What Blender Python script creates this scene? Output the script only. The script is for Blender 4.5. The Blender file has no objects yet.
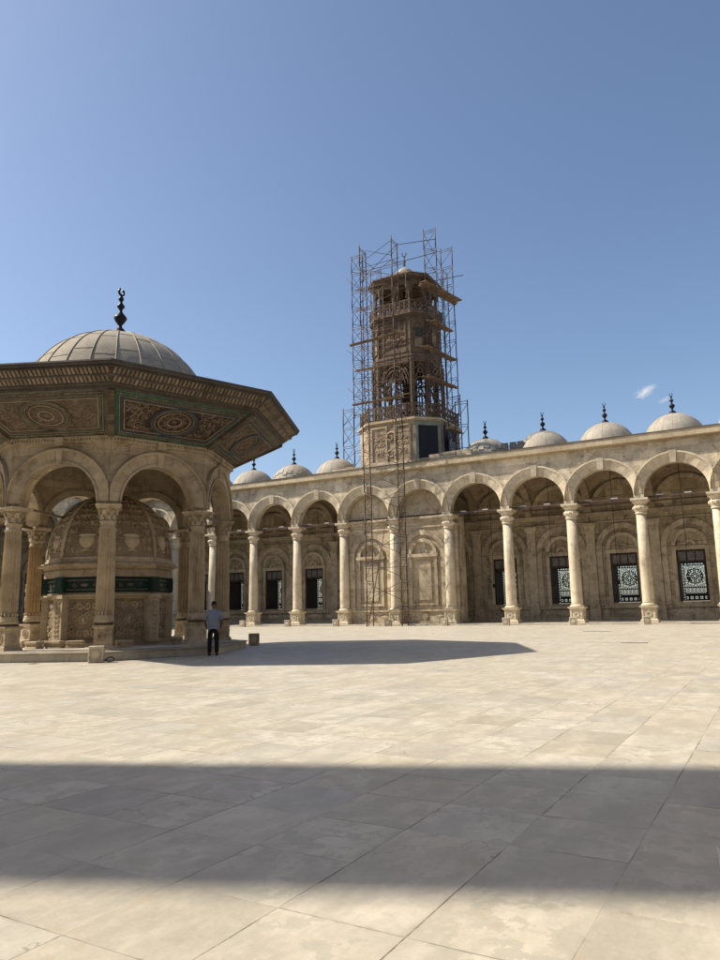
import bpy, bmesh, math, random
from math import sin, cos, pi, radians, sqrt, atan2
from mathutils import Vector, Matrix, noise
random.seed(7)
scene = bpy.context.scene
COL = scene.collection

# ------------------------------------------------------------------ helpers
def link(o, parent=None):
    COL.objects.link(o)
    if parent is not None:
        o.parent = parent
    return o

def tag(o, label=None, cat=None, group=None, kind=None):
    if label: o['label'] = label
    if cat: o['category'] = cat
    if group: o['group'] = group
    if kind: o['kind'] = kind
    return o

def empty(name, loc=(0, 0, 0), rz=0.0, label=None, cat=None, group=None):
    o = bpy.data.objects.new(name, None)
    o.empty_display_size = 0.3
    link(o)
    o.location = loc
    o.rotation_euler = (0, 0, rz)
    tag(o, label, cat, group)
    return o

def copy_tree(o, parent=None):
    c = o.copy()
    COL.objects.link(c)
    if parent is not None:
        c.parent = parent
    for ch in list(o.children):
        copy_tree(ch, c)
    return c

class MB:
    """collects geometry for ONE mesh object"""
    def __init__(self):
        self.v = []; self.f = []; self.s = []
    def add(self, verts, faces, M=None, smooth=False):
        b = len(self.v)
        if M is None:
            self.v += [tuple(p) for p in verts]
        else:
            self.v += [tuple(M @ Vector(p)) for p in verts]
        self.f += [tuple(i + b for i in f) for f in faces]
        self.s += [smooth] * len(faces)
    def box(self, x0, x1, y0, y1, z0, z1, M=None):
        vs = [(x0, y0, z0), (x1, y0, z0), (x1, y1, z0), (x0, y1, z0), (x0, y0, z1), (x1, y0, z1), (x1, y1, z1), (x0, y1, z1)]
        self.add(vs, [(0, 3, 2, 1), (4, 5, 6, 7), (0, 1, 5, 4), (1, 2, 6, 5), (2, 3, 7, 6), (3, 0, 4, 7)], M)
    def frus(self, a0, a1, b0, b1, z0, z1, M=None):
        """box whose top (a1,b1 half sizes) differs from its bottom"""
        vs = [(-a0, -b0, z0), (a0, -b0, z0), (a0, b0, z0), (-a0, b0, z0), (-a1, -b1, z1), (a1, -b1, z1), (a1, b1, z1), (-a1, b1, z1)]
        self.add(vs, [(0, 3, 2, 1), (4, 5, 6, 7), (0, 1, 5, 4), (1, 2, 6, 5), (2, 3, 7, 6), (3, 0, 4, 7)], M)
    def lathe(self, prof, n=24, M=None, smooth=True, rf=None, a0=0.0, caps=True):
        """prof: list of (r,z); rf(angle,i) scales the radius"""
        vs = []; fs = []
        for i, (r, z) in enumerate(prof):
            for k in range(n):
                a = a0 + 2 * pi * k / n
                q = r * (rf(a, i) if rf else 1)
                vs.append((q * cos(a), q * sin(a), z))
        for i in range(len(prof) - 1):
            for k in range(n):
                k2 = (k + 1) % n
                fs.append((i * n + k, i * n + k2, (i + 1) * n + k2, (i + 1) * n + k))
        self.add(vs, fs, M, smooth)
        if caps:
            t = (len(prof) - 1) * n
            b = len(self.v) - len(vs)
            self.f.append(tuple(b + k for k in range(n - 1, -1, -1))); self.s.append(False)
            self.f.append(tuple(b + t + k for k in range(n))); self.s.append(False)
    def prism(self, pts, z0, z1, M=None, pts2=None):
        """polygon (x,y) ccw extruded z0..z1, optional other top outline"""
        n = len(pts); p2 = pts2 or pts
        vs = [(x, y, z0) for x, y in pts] + [(x, y, z1) for x, y in p2]
        fs = [tuple(range(n - 1, -1, -1)), tuple(range(n, 2 * n))]
        fs += [(i, (i + 1) % n, n + (i + 1) % n, n + i) for i in range(n)]
        self.add(vs, fs, M)
    def ring(self, po, pi_, z0, z1, M=None):
        """hollow prism between outline po and inner outline pi_"""
        n = len(po)
        vs = [(x, y, z0) for x, y in po] + [(x, y, z1) for x, y in po] + [(x, y, z0) for x, y in pi_] + [(x, y, z1) for x, y in pi_]
        fs = []
        for i in range(n):
            j = (i + 1) % n
            fs += [(i, j, n + j, n + i), (2 * n + j, 2 * n + i, 3 * n + i, 3 * n + j), (n + i, n + j, 3 * n + j, 3 * n + i), (j, i, 2 * n + i, 2 * n + j)]
        self.add(vs, fs, M)
    def tube(self, path, r, n=6, M=None, smooth=True, r2=None):
        path = [Vector(p) for p in path]
        vs = []; fs = []
        m = len(path)
        prev = None
        for i, p in enumerate(path):
            d = (path[min(i + 1, m - 1)] - path[max(i - 1, 0)])
            if d.length < 1e-9: d = Vector((0, 0, 1))
            d.normalize()
            if prev is None:
                ref = Vector((0, 0, 1)) if abs(d.z) < 0.9 else Vector((1, 0, 0))
                u = d.cross(ref).normalized()
            else:
                u = (prev - d * prev.dot(d))
                if u.length < 1e-6: u = d.orthogonal()
                u.normalize()
            prev = u
            w = d.cross(u)
            rr = r if r2 is None else r + (r2 - r) * i / (m - 1)
            for k in range(n):
                a = 2 * pi * k / n
                vs.append(p + (u * cos(a) + w * sin(a)) * rr)
        for i in range(m - 1):
            for k in range(n):
                k2 = (k + 1) % n
                fs.append((i * n + k, i * n + k2, (i + 1) * n + k2, (i + 1) * n + k))
        fs.append(tuple(range(n - 1, -1, -1))); fs.append(tuple((m - 1) * n + k for k in range(n)))
        self.add(vs, fs, M, smooth)
    def arcband(self, r0, r1, zc, y0, y1, xc=0.0, clip=None, a0=0.0, a1=pi, n=24, gap=0.0, M=None, blocks=None, sz=1.0):
        """half ring in the XZ plane with thickness y0..y1; blocks = number of separate voussoirs"""
        nb = blocks or 1
        for b in range(nb):
            s0 = a0 + (a1 - a0) * b / nb; s1 = a0 + (a1 - a0) * (b + 1) / nb
            if blocks:
                s0 += gap; s1 -= gap
            m = max(2, n // nb)
            vs = []
            for i in range(m + 1):
                t = s0 + (s1 - s0) * i / m
                R = r1
                if clip is not None and abs(cos(t)) > 1e-6:
                    R = min(r1, max(clip / abs(cos(t)), r0 + 0.005))
                c, s = cos(t), sin(t)
                for (rr, y) in ((r0, y0), (R, y0), (R, y1), (r0, y1)):
                    vs.append((xc + rr * c, y, zc + rr * s * sz))
            fs = []
            for i in range(m):
                a = i * 4; c2 = a + 4
                fs += [(a, a + 1, c2 + 1, c2), (a + 1, a + 2, c2 + 2, c2 + 1), (a + 2, a + 3, c2 + 3, c2 + 2), (a + 3, a, c2, c2 + 3)]
            fs.append((3, 2, 1, 0)); e = m * 4; fs.append((e, e + 1, e + 2, e + 3))
            self.add(vs, fs, M)
    def splay(self, r0, r1, zc, ya, yb, yback, xc=0.0, clip=None, n=24, blocks=15, gap=0.002, M=None):
        """arch ring whose face slopes back from the outer edge (yb) to the opening (ya)"""
        for b in range(blocks):
            s0 = pi * b / blocks + gap; s1 = pi * (b + 1) / blocks - gap
            m = 2; vs = []
            for i in range(m + 1):
                t = s0 + (s1 - s0) * i / m; R = r1
                if clip is not None and abs(cos(t)) > 1e-6: R = min(r1, max(clip / abs(cos(t)), r0 + 0.01))
                f = (R - r0) / (r1 - r0); c, s = cos(t), sin(t)
                for (rr, y) in ((r0, ya), (R, ya + (yb - ya) * f), (R, yback), (r0, yback)): vs.append((xc + rr * c, y, zc + rr * s))
            fs = []
            for i in range(m):
                a = i * 4; c2 = a + 4
                fs += [(a, a + 1, c2 + 1, c2), (a + 1, a + 2, c2 + 2, c2 + 1), (a + 2, a + 3, c2 + 3, c2 + 2), (a + 3, a, c2, c2 + 3)]
            fs.append((3, 2, 1, 0)); e = m * 4; fs.append((e, e + 1, e + 2, e + 3))
            self.add(vs, fs, M)
    def archwall(self, w, r, zs, z0, zt, y0, y1, xc=0.0, n=28, M=None, sz=1.0):
        """wall width w from z0 to zt with an arched opening of radius r springing at zs"""
        xs = [(-w / 2, z0), (-r, z0), (-r, zs)]
        xs += [(-r * cos(pi * i / n), zs + r * sin(pi * i / n) * sz) for i in range(1, n)]
        xs += [(r, zs), (r, z0), (w / 2, z0)]
        m = len(xs)
        vs = []
        for y in (y0, y1):
            vs += [(xc + x, y, z) for x, z in xs] + [(xc + x, y, zt) for x, z in xs]
        fs = []
        for i in range(m - 1):
            if abs(xs[i][0] - xs[i + 1][0]) < 1e-9: continue
            fs.append((i, i + 1, m + i + 1, m + i))
            o = 2 * m
            fs.append((o + i + 1, o + i, o + m + i, o + m + i + 1))
            fs.append((m + i, m + i + 1, o + m + i + 1, o + m + i))
        for i in range(m - 1):
            fs.append((i + 1, i, 2 * m + i, 2 * m + i + 1))
        fs.append((0, m, 3 * m, 2 * m)); fs.append((m - 1, 3 * m - 1, 4 * m - 1, 2 * m - 1)[::-1])
        self.add(vs, fs, M)
    def sphere(self, c, rx, ry, rz, n=10, m=6, M=None, smooth=True):
        vs = []; fs = []
        for j in range(m + 1):
            t = -pi / 2 + pi * j / m
            for k in range(n):
                a = 2 * pi * k / n
                vs.append((c[0] + rx * cos(t) * cos(a), c[1] + ry * cos(t) * sin(a), c[2] + rz * sin(t)))
        for j in range(m):
            for k in range(n):
                k2 = (k + 1) % n
                fs.append((j * n + k, j * n + k2, (j + 1) * n + k2, (j + 1) * n + k))
        self.add(vs, fs, M, smooth)
    def build(self, name, mat, parent=None, label=None, cat=None, kind=None, uv=True, bevel=0.0, group=None):
        me = bpy.data.meshes.new(name)
        me.from_pydata(self.v, [], self.f)
        me.polygons.foreach_set('use_smooth', self.s)
        me.materials.append(mat)
        if uv:
            l = me.uv_layers.new(name='UVMap')
            data = [0.0] * (2 * len(me.loops))
            vv = self.v
            for p in me.polygons:
                nx, ny, nz = p.normal
                if abs(nz) > 0.75:
                    for li in p.loop_indices:
                        q = vv[me.loops[li].vertex_index]
                        data[2 * li] = q[0]; data[2 * li + 1] = q[1]
                else:
                    h = sqrt(nx * nx + ny * ny) or 1
                    tx, ty = -ny / h, nx / h
                    for li in p.loop_indices:
                        q = vv[me.loops[li].vertex_index]
                        data[2 * li] = q[0] * tx + q[1] * ty; data[2 * li + 1] = q[2]
            l.data.foreach_set('uv', data)
        o = bpy.data.objects.new(name, me)
        link(o, parent)
        if bevel:
            b = o.modifiers.new('bevel', 'BEVEL'); b.width = bevel; b.segments = 1; b.limit_method = 'ANGLE'; b.angle_limit = radians(50)
        tag(o, label, cat, group, kind)
        return o

def T(x, y, z): return Matrix.Translation((x, y, z))
def RZ(a): return Matrix.Rotation(a, 4, 'Z')
def RX(a): return Matrix.Rotation(a, 4, 'X')
def RY(a): return Matrix.Rotation(a, 4, 'Y')

# ------------------------------------------------------------------ materials
class NT:
    def __init__(self, name):
        self.m = bpy.data.materials.new(name); self.m.use_nodes = True
        self.t = self.m.node_tree; self.t.nodes.clear()
        self.out = self.t.nodes.new('ShaderNodeOutputMaterial')
        self.b = self.t.nodes.new('ShaderNodeBsdfPrincipled')
        self.t.links.new(self.b.outputs[0], self.out.inputs[0])
        self.b.inputs['Specular IOR Level'].default_value = 0.25
    def n(self, typ, ins=None, **kw):
        x = self.t.nodes.new(typ)
        for k, v in kw.items(): setattr(x, k, v)
        for k, v in (ins or {}).items(): self.set(x.inputs[k], v)
        return x
    def set(self, sock, v):
        if isinstance(v, bpy.types.NodeSocket): self.t.links.new(v, sock)
        elif isinstance(v, bpy.types.Node): self.t.links.new(v.outputs[0], sock)
        elif isinstance(v, tuple) and len(v) == 3 and sock.type == 'RGBA': sock.default_value = (*v, 1)
        else: sock.default_value = v
    def math(self, op, a, b=None, clamp=False):
        x = self.t.nodes.new('ShaderNodeMath'); x.operation = op; x.use_clamp = clamp
        self.set(x.inputs[0], a)
        if b is not None: self.set(x.inputs[1], b)
        return x.outputs[0]
    def mix(self, f, a, b, mode='MIX'):
        x = self.t.nodes.new('ShaderNodeMix'); x.data_type = 'RGBA'; x.blend_type = mode
        self.set(x.inputs['Factor'], f); self.set(x.inputs['A'], a); self.set(x.inputs['B'], b)
        return x.outputs['Result']
    def ramp(self, f, lo, hi, a=0.0, b=1.0):
        x = self.t.nodes.new('ShaderNodeMapRange'); x.interpolation_type = 'SMOOTHSTEP'
        self.set(x.inputs[0], f); self.set(x.inputs[1], lo); self.set(x.inputs[2], hi); self.set(x.inputs[3], a); self.set(x.inputs[4], b)
        return x.outputs[0]
    def noise(self, vec, scale, detail=4, rough=0.6, dim='3D', sx=None):
        if sx:
            mp = self.n('ShaderNodeMapping', {'Vector': vec}); mp.inputs['Scale'].default_value = sx; vec = mp.outputs[0]
        return self.n('ShaderNodeTexNoise', {'Vector': vec, 'Scale': scale, 'Detail': detail, 'Roughness': rough}).outputs[0]

def stone(name, c1, c2, dirt, brick=None, dirt_amt=0.5, bump=0.35, streak=0.3, island=0.12, rough=0.85, mortar=0.45, scale=1.0, carve=None, blotch=0.5, chips=0.0, jw=0.012):
    t = NT(name)
    geo = t.n('ShaderNodeNewGeometry'); P = geo.outputs['Position']
    big = t.noise(P, 0.45 * scale, 5, 0.62)
    med = t.noise(P, 2.2 * scale, 6, 0.7)
    fine = t.noise(P, 14 * scale, 5, 0.75)
    col = t.mix(t.ramp(med, 0.33, 0.68), c1, c2)
    col = t.mix(t.math('MULTIPLY', t.ramp(big, 0.42, 0.7), blotch), col, tuple(0.78 * a for a in c2))
    vast = t.noise(P, 0.13, 4, 0.6)
    col = t.mix(t.ramp(vast, 0.38, 0.66, 0.0, 0.4), col, t.mix(0.5, col, dirt))
    height = t.math('MULTIPLY', fine, 0.012)
    height = t.math('ADD', height, t.math('MULTIPLY', med, 0.02))
    if brick:
        uv = t.n('ShaderNodeUVMap').outputs[0]
        br = t.n('ShaderNodeTexBrick', {'Vector': uv, 'Color1': (0.0, 0.0, 0.0), 'Color2': (1.0, 1.0, 1.0), 'Mortar': (0.5, 0.5, 0.5), 'Scale': 1.0, 'Mortar Size': jw, 'Mortar Smooth': 0.3, 'Bias': 0.0, 'Brick Width': brick[0], 'Row Height': brick[1]})
        br.offset = 0.5
        v = t.ramp(br.outputs[0], 0, 1, 0.80, 1.14)
        col = t.mix(1.0, col, t.n('ShaderNodeCombineColor', {0: v, 1: v, 2: t.math('MULTIPLY', v, 0.985)}).outputs[0], 'MULTIPLY')
        mo = t.math('MULTIPLY', br.outputs[1], t.ramp(t.noise(P, 1.3, 3), 0.3, 0.6, 0.35, 1.0))
        col = t.mix(t.math('MULTIPLY', mo, 1 - mortar), col, tuple(0.35 * a for a in c2))
        height = t.math('SUBTRACT', height, t.math('MULTIPLY', mo, 0.02))
    if island:
        iv = t.ramp(geo.outputs['Random Per Island'], 0, 1, 1 - island, 1 + island)
        col = t.mix(1.0, col, t.n('ShaderNodeCombineColor', {0: iv, 1: iv, 2: iv}).outputs[0], 'MULTIPLY')
    if streak:
        st = t.noise(P, 1.0, 5, 0.65, sx=(3.2, 3.2, 0.35))
        col = t.mix(t.math('MULTIPLY', t.ramp(st, 0.52, 0.74), streak), col, dirt)
    dn = t.noise(P, 1.15 * scale, 8, 0.72)
    col = t.mix(t.math('MULTIPLY', t.ramp(dn, 0.5, 0.66), dirt_amt), col, dirt)
    sp = t.noise(P, 5.5 * scale, 6, 0.8)
    col = t.mix(t.math('MULTIPLY', t.ramp(sp, 0.60, 0.70), dirt_amt * 0.9), col, tuple(0.6 * a for a in dirt))
    pn_ = t.noise(P, 9.0 * scale, 4, 0.85)
    pit = t.math('MULTIPLY', t.ramp(pn_, 0.62, 0.68), t.ramp(dn, 0.40, 0.60))
    col = t.mix(t.math('MULTIPLY', pit, min(0.8, dirt_amt * 1.3)), col, tuple(0.5 * a for a in dirt))
    height = t.math('SUBTRACT', height, t.math('MULTIPLY', pit, 0.015))
    ck_ = t.n('ShaderNodeTexVoronoi', {'Vector': t.n('ShaderNodeVectorMath', {0: P, 1: t.n('ShaderNodeVectorMath', {0: t.n('ShaderNodeTexNoise', {'Vector': P, 'Scale': 2.0, 'Detail': 4.0}).outputs[1], 3: 0.9}, operation='SCALE').outputs[0]}, operation='ADD').outputs[0], 'Scale': 0.75}, feature='DISTANCE_TO_EDGE').outputs[0]
    crk = t.math('MULTIPLY', t.ramp(ck_, 0.006, 0.014, 1, 0), t.ramp(big, 0.42, 0.6))
    col = t.mix(t.math('MULTIPLY', crk, min(0.8, dirt_amt * 1.2)), col, tuple(0.5 * a for a in dirt))
    if chips:
        ch = t.n('ShaderNodeTexVoronoi', {'Vector': P, 'Scale': 2.6}).outputs[0]
        cm = t.math('MULTIPLY', t.ramp(ch, 0.06, 0.12, 1, 0), chips)
        col = t.mix(cm, col, tuple(0.4 * a for a in dirt))
    if carve:
        # shallow carved relief: bands of warped rings and cells
        uv = t.n('ShaderNodeTexCoord').outputs['Object']
        w1 = t.n('ShaderNodeTexVoronoi', {'Vector': uv, 'Scale': carve}, feature='SMOOTH_F1').outputs[0]
        w2 = t.n('ShaderNodeTexWave', {'Vector': uv, 'Scale': carve * 0.55, 'Distortion': 9.0, 'Detail': 2.0, 'Detail Scale': 1.2}, wave_type='RINGS').outputs[1]
        cv = t.math('ADD', t.math('MULTIPLY', w1, 0.9), t.math('MULTIPLY', w2, 0.6))
        height = t.math('ADD', height, t.math('MULTIPLY', cv, 0.05))
    bp = t.n('ShaderNodeBump', {'Strength': bump, 'Distance': 1.0, 'Height': height})
    t.set(t.b.inputs['Base Color'], col); t.set(t.b.inputs['Normal'], bp.outputs[0])
    t.b.inputs['Roughness'].default_value = rough
    return t.m

def plain(name, c, rough=0.6, metal=0.0, var=0.15, scale=6.0, bump=0.0, dirt=None, dirt_amt=0.4):
    t = NT(name)
    P = t.n('ShaderNodeNewGeometry').outputs['Position']
    n1 = t.noise(P, scale, 5, 0.65)
    col = t.mix(t.ramp(n1, 0.3, 0.7), tuple(a * (1 - var) for a in c), tuple(min(1, a * (1 + var)) for a in c))
    if dirt: col = t.mix(t.math('MULTIPLY', t.ramp(t.noise(P, scale * 0.4, 6, 0.7), 0.5, 0.64), dirt_amt), col, dirt)
    t.set(t.b.inputs['Base Color'], col)
    t.b.inputs['Roughness'].default_value = rough; t.b.inputs['Metallic'].default_value = metal
    if bump:
        bp = t.n('ShaderNodeBump', {'Strength': bump, 'Distance': 0.02, 'Height': n1}); t.set(t.b.inputs['Normal'], bp.outputs[0])
    return t.m

M = {}
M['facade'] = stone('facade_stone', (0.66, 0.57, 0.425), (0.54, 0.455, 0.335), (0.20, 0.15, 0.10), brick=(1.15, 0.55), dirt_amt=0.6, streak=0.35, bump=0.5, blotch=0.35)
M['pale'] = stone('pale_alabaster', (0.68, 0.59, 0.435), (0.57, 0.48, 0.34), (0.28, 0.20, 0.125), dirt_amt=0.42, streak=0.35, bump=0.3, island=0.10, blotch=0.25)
M['arch'] = stone('arch_stone', (0.69, 0.60, 0.445), (0.57, 0.48, 0.345), (0.24, 0.175, 0.11), dirt_amt=0.45, streak=0.3, bump=0.4, island=0.2)
M['cornice'] = stone('cornice_stone', (0.58, 0.48, 0.34), (0.48, 0.38, 0.25), (0.26, 0.19, 0.12), brick=(1.9, 0.31), dirt_amt=0.4, streak=0.3, bump=0.4)
M['lead'] = stone('lead_capping', (0.14, 0.12, 0.10), (0.10, 0.085, 0.07), (0.06, 0.05, 0.04), dirt_amt=0.3, streak=0, bump=0.2, island=0)
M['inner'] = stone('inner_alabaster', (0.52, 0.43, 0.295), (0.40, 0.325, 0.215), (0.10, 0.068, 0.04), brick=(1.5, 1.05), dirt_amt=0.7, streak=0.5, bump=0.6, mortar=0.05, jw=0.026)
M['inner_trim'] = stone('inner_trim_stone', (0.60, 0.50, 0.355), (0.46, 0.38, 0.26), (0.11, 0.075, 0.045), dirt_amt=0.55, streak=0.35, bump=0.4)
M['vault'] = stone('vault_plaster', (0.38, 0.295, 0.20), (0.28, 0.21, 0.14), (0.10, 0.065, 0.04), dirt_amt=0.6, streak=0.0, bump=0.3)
M['blind'] = stone('blind_bay_stone', (0.60, 0.51, 0.365), (0.45, 0.365, 0.245), (0.20, 0.13, 0.075), brick=(2.3, 1.6), dirt_amt=0.62, streak=0.4, bump=0.45, mortar=0.25, jw=0.02)
M['dome'] = stone('dome_lead', (0.47, 0.415, 0.33), (0.37, 0.325, 0.255), (0.24, 0.20, 0.155), dirt_amt=0.35, streak=0.4, bump=0.3, rough=0.7, island=0.03)
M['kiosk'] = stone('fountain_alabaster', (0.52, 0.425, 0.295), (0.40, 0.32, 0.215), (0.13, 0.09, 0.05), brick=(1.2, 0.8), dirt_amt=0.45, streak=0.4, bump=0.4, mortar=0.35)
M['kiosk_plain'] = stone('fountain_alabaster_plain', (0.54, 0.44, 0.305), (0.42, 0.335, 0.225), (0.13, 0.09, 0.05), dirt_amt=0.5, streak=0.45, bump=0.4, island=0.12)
M['kiosk_column'] = stone('fountain_column_stone', (0.58, 0.47, 0.32), (0.46, 0.365, 0.235), (0.20, 0.135, 0.075), dirt_amt=0.35, streak=0.6, bump=0.4, island=0.08)
M['tan_column'] = stone('tan_column_stone', (0.52, 0.385, 0.235), (0.43, 0.31, 0.18), (0.22, 0.13, 0.06), dirt_amt=0.35, streak=0.6, bump=0.4, island=0.08)
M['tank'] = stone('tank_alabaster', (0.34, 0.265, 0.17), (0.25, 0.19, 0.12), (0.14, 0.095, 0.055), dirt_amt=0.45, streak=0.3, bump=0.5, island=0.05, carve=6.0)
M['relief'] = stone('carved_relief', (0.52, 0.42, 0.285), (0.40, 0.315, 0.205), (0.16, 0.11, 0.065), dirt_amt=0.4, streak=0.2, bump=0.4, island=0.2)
M['platform'] = stone('platform_marble', (0.56, 0.51, 0.42), (0.46, 0.415, 0.335), (0.25, 0.2, 0.15), brick=(1.7, 1.2), dirt_amt=0.35, streak=0.25, bump=0.25, mortar=0.4)
M['wood'] = stone('carved_wood', (0.15, 0.108, 0.075), (0.105, 0.075, 0.052), (0.03, 0.02, 0.013), dirt_amt=0.5, streak=0, bump=0.6, island=0.3, carve=7.0)
M['wood_dark'] = stone('dark_wood', (0.055, 0.038, 0.027), (0.035, 0.024, 0.018), (0.015, 0.01, 0.008), dirt_amt=0.4, streak=0, bump=0.3, island=0.25)
M['fascia'] = stone('eave_fascia', (0.125, 0.105, 0.082), (0.085, 0.07, 0.055), (0.045, 0.032, 0.024), dirt_amt=0.5, streak=0.2, bump=0.4, island=0.25)
M['relief_wood'] = stone('relief_wood', (0.26, 0.205, 0.15), (0.19, 0.147, 0.105), (0.05, 0.03, 0.02), dirt_amt=0.35, streak=0, bump=0.4, island=0.25)
M['roof_lead'] = stone('roof_lead', (0.47, 0.405, 0.31), (0.37, 0.315, 0.235), (0.22, 0.175, 0.125), dirt_amt=0.4, streak=0.35, bump=0.3, island=0.08)
M['green'] = plain('faded_green_paint', (0.05, 0.115, 0.08), 0.7, var=0.25, scale=3, dirt=(0.07, 0.055, 0.035), dirt_amt=0.8)
M['green_dk'] = plain('dark_green_paint', (0.008, 0.030, 0.022), 0.6, var=0.25, scale=4, dirt=(0.03, 0.03, 0.02), dirt_amt=0.5)
M['olive'] = plain('weathered_olive_paint', (0.11, 0.105, 0.078), 0.8, var=0.3, scale=3, dirt=(0.05, 0.035, 0.025), dirt_amt=0.9)
M['blue'] = plain('blue_painted_line', (0.05, 0.068, 0.085), 0.7, var=0.3, scale=5, dirt=(0.05, 0.045, 0.035), dirt_amt=0.7)
M['red_wood'] = plain('red_panel_ground', (0.055, 0.036, 0.026), 0.8, var=0.3, scale=6, dirt=(0.03, 0.02, 0.015), dirt_amt=0.6)
M['black_metal'] = plain('blackened_finial', (0.018, 0.018, 0.022), 0.45, metal=0.3, var=0.3)
M['rust'] = plain('rusty_steel', (0.095, 0.066, 0.05), 0.7, metal=0.2, var=0.4, scale=2.0)
M['steel'] = plain('grey_scaffold_steel', (0.10, 0.085, 0.085), 0.55, metal=0.4, var=0.35, scale=1.5, dirt=(0.11, 0.05, 0.03), dirt_amt=0.6)
M['board'] = plain('scaffold_board', (0.20, 0.14, 0.09), 0.85, var=0.35, scale=3.0, dirt=(0.12, 0.075, 0.045), dirt_amt=0.7)
M['tower'] = stone('tower_stone', (0.44, 0.34, 0.23), (0.31, 0.23, 0.15), (0.15, 0.10, 0.06), brick=(1.4, 0.8), dirt_amt=0.65, streak=0.35, bump=0.5, mortar=0.3)
M['tower_pale'] = stone('tower_pale_panel', (0.55, 0.45, 0.32), (0.44, 0.35, 0.23), (0.24, 0.16, 0.09), dirt_amt=0.45, streak=0.35, bump=0.4)
M['tower_iron'] = stone('tower_painted_iron', (0.18, 0.13, 0.088), (0.12, 0.083, 0.056), (0.075, 0.045, 0.03), dirt_amt=0.5, streak=0.3, bump=0.3, island=0.15)
M['tower_body'] = stone('tower_painted_body', (0.22, 0.15, 0.098), (0.155, 0.103, 0.065), (0.09, 0.055, 0.035), dirt_amt=0.55, streak=0.35, bump=0.55, island=0.1, carve=2.2)
M['door'] = plain('black_door', (0.012, 0.012, 0.014), 0.5, var=0.3)
M['door_frame'] = plain('grey_green_frame', (0.20, 0.21, 0.165), 0.7, var=0.2, scale=2)
M['glass'] = plain('dusty_glass', (0.16, 0.15, 0.135), 0.25, var=0.25, scale=3)
M['green_glass'] = plain('green_lancet_glass', (0.05, 0.06, 0.045), 0.75, var=0.2)
M['win_wood'] = plain('dark_window_wood', (0.045, 0.027, 0.018), 0.6, var=0.3, scale=4)
M['grille'] = plain('dark_iron_grille', (0.03, 0.033, 0.036), 0.6, var=0.2)
M['lattice'] = plain('white_lattice_paint', (0.72, 0.76, 0.80), 0.6, var=0.06)
M['tube'] = plain('white_lamp_tube', (0.5, 0.49, 0.46), 0.4, var=0.05)
M['skin'] = plain('skin', (0.16, 0.085, 0.055), 0.5, var=0.1)
M['shirt'] = plain('blue_grey_shirt', (0.23, 0.26, 0.32), 0.9, var=0.06, scale=9, bump=0.3)
M['trousers'] = plain('black_trousers', (0.013, 0.014, 0.020), 0.85, var=0.2)
M['hair'] = plain('black_hair', (0.010, 0.009, 0.009), 0.7, var=0.2)
M['blue_tarp'] = plain('faded_blue_tarp', (0.045, 0.05, 0.085), 0.8, var=0.35, scale=1.5)
M['grey_cloth'] = plain('grey_cloth', (0.30, 0.28, 0.27), 0.9, var=0.25, scale=1.2)
M['white_plastic'] = plain('white_plastic', (0.80, 0.79, 0.75), 0.4, var=0.03)
M['cable'] = plain('black_cable', (0.015, 0.015, 0.015), 0.6)
M['iron'] = plain('drain_iron', (0.06, 0.05, 0.04), 0.7, var=0.3)

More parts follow.
